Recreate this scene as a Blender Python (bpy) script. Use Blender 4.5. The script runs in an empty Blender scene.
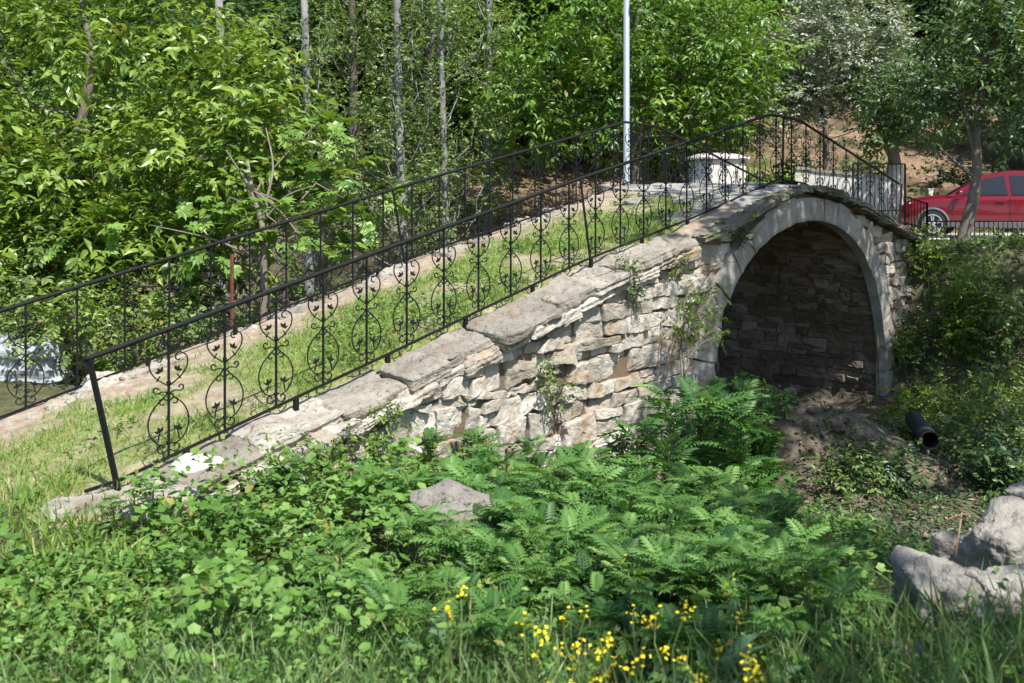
import bpy, math, random
import numpy as np
from mathutils import Vector, Matrix
rng = np.random.default_rng(11)
random.seed(11)
SC = bpy.context.scene
COL = SC.collection
UP = np.array([0., 0., 1.])

# ---------------------------------------------------------------- numbers
def sm(a, b, x):
    t = np.clip((np.asarray(x, float) - a) / (b - a), 0, 1)
    return t * t * (3 - 2 * t)

def _h(i, j, k):
    n = (i * 374761393 + j * 668265263 + k * 2147483647 + 1013904223) & 0xffffffff
    n = ((n ^ (n >> 13)) * 1274126177) & 0xffffffff
    n = ((n ^ (n >> 15)) * 2246822519) & 0xffffffff
    return ((n ^ (n >> 16)) & 0xffff) / 65535.0

def vnoise(P):
    P = np.asarray(P, float)
    I = np.floor(P).astype(np.int64); F = P - I; F = F * F * (3 - 2 * F)
    r = 0
    for a in (0, 1):
        for b in (0, 1):
            for c in (0, 1):
                w = (F[:, 0] if a else 1 - F[:, 0]) * (F[:, 1] if b else 1 - F[:, 1]) * (F[:, 2] if c else 1 - F[:, 2])
                r = r + w * _h(I[:, 0] + a, I[:, 1] + b, I[:, 2] + c)
    return r * 2 - 1

def fbm(P, o=3):
    P = np.asarray(P, float); r = 0; a = 1.0
    for k in range(o):
        r = r + a * vnoise(P * 2 ** k + 17.3 * k); a *= .5
    return r

def fbm2(X, Y, sc, o=3, seed=0):
    X = np.asarray(X, float).ravel(); Y = np.asarray(Y, float).ravel()
    return fbm(np.stack([X * sc, Y * sc, np.full_like(X, seed + .5)], 1), o)

def norm(a):
    return a / np.maximum(np.linalg.norm(a, axis=-1, keepdims=True), 1e-9)

# ---------------------------------------------------------------- the bridge's own axes (s along it, n out towards the viewer)
P0 = np.array([-2.97, 7.30]); U2 = np.array([.675, .738]); N2 = np.array([.738, -.675])
def W(s, n, z):
    s = np.asarray(s, float); n = np.asarray(n, float); z = np.asarray(z, float)
    s, n, z = np.broadcast_arrays(s, n, z)
    return np.stack([P0[0] + U2[0] * s + N2[0] * n, P0[1] + U2[1] * s + N2[1] * n, z], -1)
def SN(X, Y):
    dx = np.asarray(X) - P0[0]; dy = np.asarray(Y) - P0[1]
    return dx * U2[0] + dy * U2[1], dx * N2[0] + dy * N2[1]

DECK = np.array([(-2, -2.45), (-.6, -2.36), (0, -2.24), (2.66, -1.67), (5.6, -.95), (7.9, -.5), (9.2, -.17), (10.2, -.01), (11.2, -.09), (12.2, -.32), (13.2, -.6), (14.2, -.86), (15.6, -1.05)])
def zdeck(s): return np.interp(s, DECK[:, 0], DECK[:, 1])
ARCH = [(7.66, -3.95), (7.66, -3.3), (7.68, -2.6), (7.8, -1.98), (8.12, -1.40), (8.6, -.99), (9.25, -.70), (10.1, -.53), (11.0, -.58), (11.83, -.85), (12.45, -1.3), (12.85, -1.9), (13.08, -2.6), (13.1, -3.2), (13.1, -3.95)]
def catmull(P, k=8):
    P = np.asarray(P, float); Q = np.vstack([2 * P[0] - P[1], P, 2 * P[-1] - P[-2]]); out = []
    for i in range(1, len(Q) - 2):
        a, b, c, d = Q[i - 1], Q[i], Q[i + 1], Q[i + 2]
        for t in np.linspace(0, 1, k, endpoint=False):
            out.append(.5 * (2 * b + (c - a) * t + (2 * a - 5 * b + 4 * c - d) * t * t + (3 * b - a - 3 * c + d) * t ** 3))
    out.append(P[-1]); return np.array(out)
INTRA = catmull(ARCH, 10)
_t = np.gradient(INTRA, axis=0); _t = norm(_t); ANRM = np.stack([-_t[:, 1], _t[:, 0]], 1)
EXTRA = INTRA + ANRM * .40
ALEN = np.concatenate([[0], np.cumsum(np.linalg.norm(np.diff(INTRA, axis=0), axis=1))])
def arch_z(s, curve=INTRA):      # height of a curve of the arch over s, -9 outside it
    c = curve[np.argsort(curve[:, 0])]
    return np.where((s > curve[:, 0].min()) & (s < curve[:, 0].max()), np.interp(s, c[:, 0], c[:, 1]), -9)

def H(X, Y):
    X = np.asarray(X, float); Y = np.asarray(Y, float); sh = np.broadcast(X, Y).shape
    X, Y = np.broadcast_arrays(X, Y); X = X.ravel(); Y = Y.ravel()
    s, n = SN(X, Y)
    zl = -2.36 + .55 * sm(6.2, 2.4, Y) + .055 * np.clip(-n - 3.2, 0, 14)
    zl = zl + .35 * sm(3.6, 6.2, n + .0) * sm(.2, 2.4, s) * sm(5.0, 3.0, s)          # bank top by the stones at the right
    zb = -3.68 + .18 * sm(1, 4, n)
    w = sm(.8, 7.1, s)
    zb = zb - .45 * sm(8.5, 11, s) * sm(1.5, 4, n) + .22 * fbm2(X, Y, .9, 3, 14) * sm(6, 8, s)
    z = zl * (1 - w) + zb * w
    z = z + 1.15 * np.exp(-((s - 7.85) / .75) ** 2 - ((n - 1.0) / .9) ** 2) + .60 * np.exp(-((s - 8.7) / 1.0) ** 2 - ((n - 1.9) / 1.1) ** 2) + .15 * np.exp(-((s - 12.6) / .8) ** 2 - ((n - .9) / .9) ** 2)
    z = z + .58 * np.exp(-((s - 3.4) / .85) ** 2 - ((n - 5.4) / .6) ** 2)
    zr = -1.08 - .034 * np.clip(Y - 18, 0, 9)
    r = sm(12.9, 15.1, s)
    z = z * (1 - r) + zr * r
    z = z + .05 * fbm2(X, Y, .9, 3, 3) * (1 - .8 * r) + .10 * fbm2(X, Y, .35, 2, 9) * (1 - r) * sm(.4, 1.5, np.abs(n + 1.2) - 1.2)
    st = 29.5 - 2.5 * sm(2, -6, X) - 4.5 * sm(-6, -3, X) * sm(5.5, 3, X)
    z = z + .36 * np.clip(Y - st, 0, 60) * sm(0, 3, Y - st) + .5 * fbm2(X, Y, .16, 2, 5) * sm(32, 45, Y)
    on = sm(-.5, .1, s) * sm(15.2, 14.4, s) * sm(.75, .25, n) * sm(-3.1, -2.6, n)     # stays under the bridge deck
    z = np.minimum(z, np.where(on > .3, zdeck(s) - .06, 99))
    return z.reshape(sh)

F = 1000.0; CX = 512.0; HY = 185.0
def at(px, py, D): return np.array([(px - CX) / F * D, D, (HY - py) / F * D])
def gp(px, py, lo=2.5, hi=60):      # where a line of sight meets the ground
    D = np.linspace(lo, hi, 6000); X = (px - CX) / F * D; z = (HY - py) / F * D
    k = np.argmax(H(X, D) >= z)
    return np.array([X[k], D[k], float(H(X[k], D[k]))])

# ---------------------------------------------------------------- mesh building
def link(name, me, mat, parent=None):
    o = bpy.data.objects.new(name, me); COL.objects.link(o)
    for m in (mat if isinstance(mat, (list, tuple)) else [mat]): me.materials.append(m)
    if parent is not None: o.parent = parent
    return o

def tri_mesh(name, V, T, mat, parent=None, tint=None, smooth=False, origin=None):
    V = np.asarray(V, np.float32)
    if origin is not None: V = V - np.asarray(origin, np.float32)
    T = np.asarray(T, np.int32)
    me = bpy.data.meshes.new(name)
    me.vertices.add(len(V)); me.vertices.foreach_set('co', V.ravel())
    me.loops.add(T.size); me.loops.foreach_set('vertex_index', T.ravel())
    me.polygons.add(len(T)); me.polygons.foreach_set('loop_start', np.arange(0, T.size, T.shape[1], dtype=np.int32))
    me.polygons.foreach_set('use_smooth', np.full(len(T), smooth))
    if tint is not None:
        a = me.attributes.new('tint', 'FLOAT', 'POINT'); a.data.foreach_set('value', np.asarray(tint, np.float32))
    me.update(calc_edges=True); me.validate()
    return link(name, me, mat, parent)

class MB:                         # collects pieces that make up ONE part
    def __init__(s): s.v = []; s.f = []; s.t = []; s.n = 0; s.mi = []
    def add(s, V, Fs, tint=.5, mi=0):
        V = np.asarray(V, float)
        s.v.append(V); s.f += [tuple(int(i) + s.n for i in f) for f in Fs]; s.t.append(np.broadcast_to(np.asarray(tint, float), (len(V),))); s.mi += [mi] * len(Fs)
        s.n += len(V); return s
    def build(s, name, mat, parent=None, smooth=False, origin=None, bevel=0):
        V = np.concatenate(s.v)
        if origin is not None: V = V - np.asarray(origin)
        me = bpy.data.meshes.new(name); me.from_pydata(V.tolist(), [], s.f)
        a = me.attributes.new('tint', 'FLOAT', 'POINT'); a.data.foreach_set('value', np.concatenate(s.t).astype(np.float32))
        me.polygons.foreach_set('use_smooth', np.full(len(me.polygons), smooth))
        me.polygons.foreach_set('material_index', np.array(s.mi, np.int32))
        me.update()
        o = link(name, me, mat, parent)
        if bevel:
            b = o.modifiers.new('bevel', 'BEVEL'); b.width = bevel; b.segments = 2; b.limit_method = 'ANGLE'
        return o

BOXF = [(0, 3, 2, 1), (4, 5, 6, 7), (0, 1, 5, 4), (1, 2, 6, 5), (2, 3, 7, 6), (3, 0, 4, 7)]
def box(m, c, d, rot=0., tint=.5, mi=0):
    x, y, z = np.array(d) / 2.
    V = np.array([(-x, -y, -z), (x, -y, -z), (x, y, -z), (-x, y, -z), (-x, -y, z), (x, -y, z), (x, y, z), (-x, y, z)])
    ca, sa = math.cos(rot), math.sin(rot)
    V = V @ np.array([[ca, sa, 0], [-sa, ca, 0], [0, 0, 1]]) + np.array(c)
    return m.add(V, BOXF, tint, mi)

def tube(m, P, r, k=6, tint=.5, cap=True, mi=0):
    P = np.asarray(P, float); L = len(P); r = np.broadcast_to(np.asarray(r, float), (L,))
    T = norm(np.gradient(P, axis=0)); ref = np.array([0, 0, 1.]) if abs(T[0, 2]) < .9 else np.array([1., 0, 0])
    A = np.zeros_like(P); a = ref
    for i in range(L):
        a = a - T[i] * (a @ T[i]); a = a / max(np.linalg.norm(a), 1e-6); A[i] = a
    B = np.cross(T, A); ph = np.arange(k) * 2 * math.pi / k + math.pi / k
    V = (P[:, None] + r[:, None, None] * (np.cos(ph)[None, :, None] * A[:, None] + np.sin(ph)[None, :, None] * B[:, None])).reshape(-1, 3)
    Fs = [(i * k + j, i * k + (j + 1) % k, (i + 1) * k + (j + 1) % k, (i + 1) * k + j) for i in range(L - 1) for j in range(k)]
    if cap: Fs += [tuple(range(k - 1, -1, -1)), tuple(range((L - 1) * k, L * k))]
    return m.add(V, Fs, tint, mi)

def grid_faces(a, b): return [(i * b + j, (i + 1) * b + j, (i + 1) * b + j + 1, i * b + j + 1) for i in range(a - 1) for j in range(b - 1)]

def empty(name, loc, label=None, cat=None, group=None, rz=0):
    o = bpy.data.objects.new(name, None); COL.objects.link(o); o.location = [float(v) for v in loc]; o.rotation_euler = (0, 0, rz); o.empty_display_size = .2
    if label: tag(o, label, cat, group)
    return o
def tag(o, label=None, cat=None, group=None, kind=None):
    if label: o['label'] = label
    if cat: o['category'] = cat
    if group: o['group'] = group
    if kind: o['kind'] = kind
    return o
def copy_tree(o, parent=None):
    c = o.copy(); COL.objects.link(c)
    if parent is not None: c.parent = parent
    for ch in list(o.children): copy_tree(ch, c)
    return c

# ---------------------------------------------------------------- materials
def mat(name):
    m = bpy.data.materials.new(name); m.use_nodes = True; nt = m.node_tree
    for n in list(nt.nodes): nt.nodes.remove(n)
    out = nt.nodes.new('ShaderNodeOutputMaterial'); b = nt.nodes.new('ShaderNodeBsdfPrincipled'); nt.links.new(b.outputs[0], out.inputs[0])
    return m, nt, b, out
def nd(nt, t, **kw):
    n = nt.nodes.new(t)
    for k, v in kw.items():
        if k in n.inputs.keys(): n.inputs[k].default_value = v
        else: setattr(n, k, v)
    return n
def ramp(nt, fac, stops):
    r = nt.nodes.new('ShaderNodeValToRGB'); e = r.color_ramp.elements
    while len(e) < len(stops): e.new(.5)
    for x, (p, c) in zip(e, stops): x.position = p; x.color = (*c, 1) if len(c) == 3 else c
    nt.links.new(fac, r.inputs[0]); return r.outputs[0]
def noise(nt, scale, detail=4, rough=.6, co=None, typ='noise'):
    if typ == 'noise': n = nd(nt, 'ShaderNodeTexNoise', Scale=scale, Detail=detail, Roughness=rough)
    else: n = nd(nt, 'ShaderNodeTexVoronoi', Scale=scale)
    if co is None:
        g = nt.nodes.new('ShaderNodeNewGeometry'); co = g.outputs['Position']
    nt.links.new(co, n.inputs['Vector']); return n.outputs[0]
def mix(nt, fac, a, b, mode='MIX'):
    m = nt.nodes.new('ShaderNodeMix'); m.data_type = 'RGBA'; m.blend_type = mode
    for s, v in ((0, fac), (6, a), (7, b)):
        if isinstance(v, (int, float)): m.inputs[s].default_value = v
        elif isinstance(v, tuple): m.inputs[s].default_value = (*v, 1)
        else: nt.links.new(v, m.inputs[s])
    return m.outputs[2]
def attr(nt, n='tint'):
    a = nt.nodes.new('ShaderNodeAttribute'); a.attribute_name = n; return a.outputs['Fac']
def bump(nt, b, h, st=.5, dist=.02):
    n = nt.nodes.new('ShaderNodeBump'); n.inputs['Strength'].default_value = st; n.inputs['Distance'].default_value = dist
    nt.links.new(h, n.inputs['Height']); nt.links.new(n.outputs[0], b.inputs['Normal'])
def obco(nt): return nt.nodes.new('ShaderNodeTexCoord').outputs['Object']

def stone(name, lo, mid, hi, stain=(.22, .13, .07), dark=(.09, .085, .075), st_amt=.5, dk_amt=.5, moss=None, scale=1.):
    m, nt, b, out = mat(name); co = obco(nt)
    base = ramp(nt, attr(nt), [(0, lo), (.5, mid), (1, hi)])
    n1 = noise(nt, 5 * scale, 6, .65, co); n2 = noise(nt, 22 * scale, 6, .7, co); n3 = noise(nt, 2.3 * scale, 4, .6, co); n4 = noise(nt, 70 * scale, 3, .6, co)
    c = mix(nt, ramp(nt, n1, [(.3, (0, 0, 0)), (.75, (1, 1, 1))]), base, mix(nt, .75, base, (.62, .62, .60), 'MULTIPLY'))
    c = mix(nt, ramp(nt, n3, [(.52, (0, 0, 0)), (.68, (st_amt,) * 3)]), c, stain)
    c = mix(nt, ramp(nt, n2, [(.55, (0, 0, 0)), (.66, (dk_amt,) * 3)]), c, dark)
    c = mix(nt, ramp(nt, noise(nt, 1.5 * scale, 6, .72, co), [(.46, (0, 0, 0)), (.66, (.75,) * 3)]), c, mix(nt, 1., c, (.50, .485, .46), 'MULTIPLY'))
    if moss: c = mix(nt, ramp(nt, noise(nt, 3.1 * scale, 5, .7, co), [(.5, (0, 0, 0)), (.64, (.85,) * 3)]), c, moss)
    nt.links.new(c, b.inputs['Base Color']); b.inputs['Roughness'].default_value = .9; b.inputs['Specular IOR Level'].default_value = .25
    h = mix(nt, .5, n2, n4); bump(nt, b, h, .8, .03)
    return m

def leafmat(name, c0, c1, c2, trans=.35, rough=.5, spec=.35):
    m, nt, b, out = mat(name)
    c = ramp(nt, attr(nt), [(0, c0), (.5, c1), (.92, c2), (1, (.24, .22, .06))])
    nt.links.new(c, b.inputs['Base Color']); b.inputs['Roughness'].default_value = rough; b.inputs['Specular IOR Level'].default_value = spec
    t = nt.nodes.new('ShaderNodeBsdfTranslucent'); ms = nt.nodes.new('ShaderNodeMixShader'); ms.inputs[0].default_value = trans
    c2_ = mix(nt, 1., c, (1.35, 1.25, .55), 'MULTIPLY'); nt.links.new(c2_, t.inputs[0])
    nt.links.new(b.outputs[0], ms.inputs[1]); nt.links.new(t.outputs[0], ms.inputs[2]); nt.links.new(ms.outputs[0], out.inputs[0])
    return m

def plain(name, col, rough=.6, metal=0., var=.15, sc=8, spec=.4, coat=0.):
    m, nt, b, out = mat(name); co = obco(nt)
    n = noise(nt, sc, 5, .6, co)
    c = mix(nt, ramp(nt, n, [(.3, (0, 0, 0)), (.7, (1, 1, 1))]), tuple(x * (1 - var) for x in col), tuple(min(1, x * (1 + var)) for x in col))
    nt.links.new(c, b.inputs['Base Color']); b.inputs['Roughness'].default_value = rough; b.inputs['Metallic'].default_value = metal
    b.inputs['Specular IOR Level'].default_value = spec; b.inputs['Coat Weight'].default_value = coat; b.inputs['Coat Roughness'].default_value = .08
    return m

M = {}
M['rubble'] = stone('rubble_stone', (.31, .265, .205), (.44, .405, .345), (.58, .54, .475), (.33, .20, .10), (.11, .10, .085), .6, .65)
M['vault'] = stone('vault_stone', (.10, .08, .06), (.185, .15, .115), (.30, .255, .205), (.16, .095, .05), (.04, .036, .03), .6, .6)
M['ring'] = stone('ring_stone', (.27, .255, .22), (.34, .33, .30), (.40, .385, .35), (.22, .19, .13), (.08, .078, .07), .55, .5, scale=.9)
M['slab'] = stone('coping_stone', (.19, .17, .14), (.305, .28, .235), (.44, .41, .35), (.20, .14, .09), (.06, .055, .05), .55, .85)
M['mossy'] = stone('mossy_stone', (.11, .10, .08), (.17, .155, .12), (.25, .23, .19), (.10, .08, .05), (.035, .035, .03), .5, .7, (.06, .085, .025))
M['boulder'] = stone('boulder_stone', (.18, .165, .14), (.26, .24, .21), (.37, .345, .30), (.28, .22, .16), (.10, .10, .11), .4, .5)
M['pale_rock'] = stone('pale_rock', (.28, .30, .34), (.38, .41, .45), (.48, .50, .53), (.26, .25, .24), (.12, .125, .13), .5, .7)
M['strata'] = stone('layered_stone', (.22, .205, .175), (.32, .30, .265), (.43, .405, .36), (.22, .17, .11), (.05, .045, .04), .6, .85)
M['mortar'] = stone('earth_mortar', (.12, .085, .055), (.17, .125, .085), (.22, .17, .12), (.16, .10, .06), (.05, .045, .035), .5, .5)
M['iron'] = plain('black_iron', (.008, .008, .009), .7, 0, .4, 40, .2)
M['rust'] = plain('rusty_iron', (.12, .035, .025), .8, 0, .4, 30)
M['white_wall'] = plain('whitewash', (.50, .485, .45), .9, 0, .14, 6, .2)
M['pink_cap'] = plain('pink_cap', (.42, .33, .30), .9, 0, .15, 9, .2)
M['pole'] = plain('galvanised_pole', (.22, .25, .29), .6, .2, .08, 12)
M['bark'] = stone('grey_bark', (.13, .11, .09), (.20, .175, .15), (.28, .25, .22), (.10, .08, .06), (.05, .045, .04), .5, .6, scale=1.6)
M['poplar_bark'] = stone('pale_bark', (.16, .165, .165), (.26, .265, .265), (.40, .40, .39), (.16, .14, .11), (.05, .05, .05), .4, .75, scale=1.4)
M['fig_bark'] = stone('fig_bark', (.18, .155, .13), (.25, .215, .18), (.33, .29, .25), (.18, .14, .10), (.10, .09, .08), .3, .4, scale=2)
M['lime'] = plain('lime_paint', (.44, .425, .40), .9, 0, .2, 9, .2)
M['twig'] = plain('dry_twig', (.22, .16, .11), .9, 0, .3, 30, .2)
M['stem'] = plain('green_stem', (.10, .14, .04), .7, 0, .3, 30, .3)
M['petal'] = plain('yellow_petal', (.75, .62, .02), .6, 0, .12, 60, .3)
M['pipe'] = plain('black_pipe', (.02, .02, .022), .6, 0, .2, 10)
M['pipe_rim'] = plain('ochre_rim', (.10, .06, .025), .9, 0, .5, 20)
M['straw'] = plain('dry_straw', (.26, .17, .11), .85, 0, .3, 30, .2)

def ground_mat():
    m, nt, b, out = mat('bank_soil'); co = obco(nt)
    n1 = noise(nt, 1.1, 6, .65, co); n2 = noise(nt, 9, 6, .7, co); n3 = noise(nt, 45, 4, .7, co)
    soil = mix(nt, ramp(nt, n2, [(.35, (0, 0, 0)), (.68, (1, 1, 1))]), (.07, .054, .042), (.19, .155, .125))
    soil = mix(nt, ramp(nt, n3, [(.55, (0, 0, 0)), (.66, (.6,) * 3)]), soil, (.06, .045, .03))
    gr = mix(nt, ramp(nt, n2, [(.35, (0, 0, 0)), (.65, (1, 1, 1))]), (.035, .05, .014), (.09, .11, .03))
    a = attr(nt)      # 0 bare soil .. 1 green cover, as it grows
    f = ramp(nt, a, [(0, (0, 0, 0)), (.5, (.5,) * 3), (1, (1, 1, 1))])
    c = mix(nt, f, soil, gr)
    nt.links.new(c, b.inputs['Base Color']); b.inputs['Roughness'].default_value = .95; b.inputs['Specular IOR Level'].default_value = .15
    bump(nt, b, mix(nt, .5, n2, n3), .9, .05); return m
M['ground'] = ground_mat()
def hill_mat():
    m, nt, b, out = mat('hill_earth'); co = obco(nt)
    n1 = noise(nt, .7, 6, .65, co); n2 = noise(nt, 6, 6, .7, co)
    c = mix(nt, ramp(nt, n2, [(.35, (0, 0, 0)), (.66, (1, 1, 1))]), (.11, .073, .048), (.29, .20, .137))
    c = mix(nt, ramp(nt, n1, [(.44, (0, 0, 0)), (.56, (.85,) * 3)]), c, (.075, .062, .034))
    nt.links.new(c, b.inputs['Base Color']); b.inputs['Roughness'].default_value = .95; b.inputs['Specular IOR Level'].default_value = .1
    bump(nt, b, n2, .8, .08); return m
M['hill'] = hill_mat()
def deck_mat():
    m, nt, b, out = mat('ramp_soil'); co = obco(nt)
    n2 = noise(nt, 7, 6, .7, co); n3 = noise(nt, 38, 4, .7, co)
    soil = mix(nt, ramp(nt, n2, [(.35, (0, 0, 0)), (.65, (1, 1, 1))]), (.22, .165, .12), (.38, .315, .25))
    soil = mix(nt, ramp(nt, n3, [(.58, (0, 0, 0)), (.66, (.6,) * 3)]), soil, (.12, .09, .06))
    gr = mix(nt, ramp(nt, n2, [(.35, (0, 0, 0)), (.65, (1, 1, 1))]), (.10, .13, .03), (.22, .24, .08))
    c = mix(nt, attr(nt), soil, gr)
    nt.links.new(c, b.inputs['Base Color']); b.inputs['Roughness'].default_value = .95; b.inputs['Specular IOR Level'].default_value = .15
    bump(nt, b, mix(nt, .5, n2, n3), .9, .04); return m
M['deck'] = deck_mat()
M['road'] = plain('pale_road', (.34, .32, .30), .95, 0, .15, 3, .15)
G = leafmat
M['broad'] = G('broad_leaf', (.045, .092, .013), (.14, .23, .03), (.27, .37, .075), .4, .38, .45)
M['fig'] = G('fig_leaf', (.05, .12, .018), (.12, .225, .035), (.21, .33, .07), .35, .42, .45)
M['poplar'] = G('poplar_leaf', (.05, .10, .022), (.13, .20, .05), (.25, .32, .11), .36, .38, .5)
M['walnut'] = G('walnut_leaf', (.035, .095, .014), (.105, .215, .028), (.22, .34, .06), .4, .38, .5)
M['olive'] = G('grey_leaf', (.11, .14, .09), (.23, .27, .19), (.40, .44, .35), .2, .45)
M['dark'] = G('dark_leaf', (.022, .055, .016), (.055, .11, .03), (.11, .18, .05), .32, .42, .45)
M['shrub'] = G('shrub_leaf', (.04, .08, .016), (.105, .165, .036), (.20, .27, .08), .35, .42, .45)
M['lime_leaf'] = G('lime_leaf', (.07, .12, .015), (.13, .21, .03), (.19, .27, .05), .4, .45)
M['mallow'] = G('mallow_leaf', (.04, .10, .02), (.11, .22, .04), (.21, .34, .09), .32, .52, .3)
M['herb'] = G('herb_leaf', (.035, .09, .02), (.09, .19, .038), (.19, .31, .075), .32, .5, .3)
M['pinnate'] = G('pinnate_leaf', (.024, .075, .018), (.066, .16, .034), (.15, .28, .06), .3, .48, .3)
M['dock'] = G('dock_leaf', (.06, .12, .06), (.10, .19, .09), (.15, .25, .12), .25, .45)
M['blade'] = G('grass_blade', (.05, .11, .03), (.12, .22, .065), (.32, .38, .19), .38, .42)
M['drygrass'] = G('ramp_grass', (.07, .16, .02), (.17, .30, .05), (.42, .43, .20), .4, .5)

# ---------------------------------------------------------------- leaves
def T_oval(w=.5, fold=.10, droop=.12):
    V = np.array([(0, 0, 0), (.38, w / 2, fold), (.38, -w / 2, fold), (.5, 0, 0), (1, 0, -droop), (.72, w * .36, fold * .6 - droop * .3), (.72, -w * .36, fold * .6 - droop * .3)])
    return V, np.array([(0, 3, 1), (0, 2, 3), (1, 3, 5), (2, 6, 3), (3, 4, 5), (3, 6, 4)])
def T_rhomb(w=.55):
    V = np.array([(0, 0, 0), (.45, w / 2, .08), (.45, -w / 2, .08), (1, 0, -.05)])
    return V, np.array([(0, 3, 1), (0, 2, 3)])
def T_fan(R, droop=.12):
    A = [(a * math.pi / 180, r) for a, r in R]
    V = [(0, 0, 0)] + [(r * math.cos(a) + .12, r * math.sin(a), -.0 + .10 * abs(math.sin(a)) - droop * r * r) for a, r in A]
    return np.array(V), np.array([(0, i, i + 1) for i in range(1, len(A))])
T_fig = T_fan([(-165, .42), (-130, .62), (-100, .5), (-75, .82), (-52, .48), (-30, .86), (-14, .5), (0, 1.0), (14, .5), (30, .86), (52, .48), (75, .82), (100, .5), (130, .62), (165, .42)], .15)
T_mallow = T_fan([(-165, .55), (-125, .80), (-98, .70), (-66, .92), (-40, .78), (0, 1.0), (40, .78), (66, .92), (98, .70), (125, .80), (165, .55)], -.12)

def frond(pairs=8, lw=.30, ll=.34):
    V = []; Fc = []; n = 0
    def rach(t): return np.array([t * .95, 0, .22 * t - .42 * t * t])
    lv, lf = T_oval(lw, .06, .16)
    for i in range(pairs):
        t = .22 + .74 * i / (pairs - 1); L = ll * (math.sin(math.pi * (.18 + .68 * (1 - t))) ** .7)
        for sgn in (1, -1):
            a = sgn * math.radians(72 - 30 * t); d = np.array([math.cos(a), math.sin(a), -.10]); d /= np.linalg.norm(d)
            y = np.cross(UP, d); y /= np.linalg.norm(y); z = np.cross(d, y)
            V.append(rach(t) + L * (lv[:, :1] * d + lv[:, 1:2] * y + lv[:, 2:] * z)); Fc.append(lf + n); n += len(lv)
    d = norm(rach(1.) - rach(.9)); y = np.array([0, 1., 0]); z = np.cross(d, y)
    V.append(rach(.97) + ll * .8 * (lv[:, :1] * d + lv[:, 1:2] * y + lv[:, 2:] * z)); Fc.append(lf + n); n += len(lv)
    ts = np.linspace(0, .97, 6); w = .012
    R = np.array([rach(t) for t in ts]); V.append(np.vstack([R + [0, w, 0], R - [0, w, 0]]))
    Fc.append(np.array([(i, i + 1, 6 + i) for i in range(5)] + [(i + 1, 7 + i, 6 + i) for i in range(5)]) + n)
    return np.vstack(V), np.vstack(Fc)
FROND = frond(); FROND_B = frond(6, .36, .42)

def scatter(T, pos, d, nrm, sc, tint):
    V, Fc = T; N = len(pos); k = len(V)
    d = norm(d); y = norm(np.cross(nrm, d)); z = np.cross(d, y); sc = np.broadcast_to(sc, (N,))
    P = pos[:, None] + sc[:, None, None] * (V[None, :, :1] * d[:, None] + V[None, :, 1:2] * y[:, None] + V[None, :, 2:] * z[:, None])
    return P.reshape(-1, 3), (Fc[None] + (np.arange(N) * k)[:, None, None]).reshape(-1, 3), np.repeat(tint, k)

def join(parts):
    V = []; T = []; t = []; n = 0
    for a, b, c in parts: V.append(a); T.append(b + n); t.append(c); n += len(a)
    return np.concatenate(V), np.concatenate(T), np.concatenate(t)

def clumps_in(c, r, count, bias=.5, zcut=None):
    d = norm(rng.normal(size=(count, 3))); q = rng.random(count) ** bias
    P = np.array(c) + d * q[:, None] * np.array(r)
    return P

def leaves(T, C, rad, per, size, up=.6, outw=.6, rnd=.55, flat=.75, jit=.35, droop=.3, spray=6):
    C = np.asarray(C); K = len(C); rad = np.broadcast_to(rad, (K,))
    cnt = np.maximum(4, (per * (rad / rad.mean()) ** 2 * rng.uniform(.6, 1.4, K)).astype(int)); idx = np.repeat(np.arange(K), cnt); N = len(idx)
    o = rng.normal(size=(N, 3)) * .48; o[:, 2] *= flat
    nr = norm(up * UP + outw * norm(o) + rnd * rng.normal(size=(N, 3)))
    d = norm(np.cross(nr, rng.normal(size=(N, 3)))) - np.array([0, 0, droop])
    pos = C[idx] + o * rad[idx][:, None]
    if spray > 1:      # runs of leaves share one twig
        q = (np.arange(N) // spray) * spray; j = (np.arange(N) % spray).astype(float); q = np.minimum(q, N - 1)
        td = norm(norm(o[q]) + .5 * rng.normal(size=(N, 3))[q] + np.array([0, 0, .15])); side = norm(np.cross(td, UP)) * np.where(np.arange(N) % 2 == 0, 1, -1)[:, None]
        pos = pos[q] + td * (j * size * .42)[:, None]; d = norm(td * .7 + side * .8 + .25 * rng.normal(size=(N, 3)) - np.array([0, 0, droop])); nr = norm(UP * (up + .25) + .45 * norm(o)[q] + rnd * .6 * rng.normal(size=(N, 3)))
    ct = rng.normal(.5, .14, K)
    tint = np.clip(ct[idx] + rng.normal(0, .2, N), 0, .92); tint[rng.random(N) < .015] = 1.
    return scatter(T, pos, d, nr, size * rng.uniform(1 - jit, 1 + jit, N), tint)

def wig(a, b, k=7, amp=.06, bow=None):
    t = np.linspace(0, 1, k)[:, None]; P = np.array(a) * (1 - t) + np.array(b) * t
    L = np.linalg.norm(np.array(b) - np.array(a)); P[1:-1] += rng.normal(size=(k - 2, 3)) * amp * L * .5
    if bow is not None: P += np.sin(math.pi * t) * np.array(bow)
    return P

def woody(mb, path, r0, r1, clumps=None, limbs=0, k=8, lr=.35, start=.35):
    path = np.asarray(path, float)
    tube(mb, catmull(path, 4), np.linspace(r0, r1, (len(path) - 1) * 4 + 1), k, rng.uniform(.3, .7))
    if clumps is not None and limbs:
        for c in clumps[rng.permutation(len(clumps))[:limbs]]:
            f = rng.uniform(start, .95); i = f * (len(path) - 1); j = int(i); p = path[j] + (path[min(j + 1, len(path) - 1)] - path[j]) * (i - j)
            if c[2] < p[2] - .3 * np.linalg.norm(c - p): 
                p = path[max(0, j - 1)]
            rr = (r0 + (r1 - r0) * f) * lr
            tube(mb, wig(p, c, 6, .10, (0, 0, -.06 * np.linalg.norm(c - p))), np.linspace(rr, rr * .25, 6), 5, rng.uniform(.3, .7))

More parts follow.
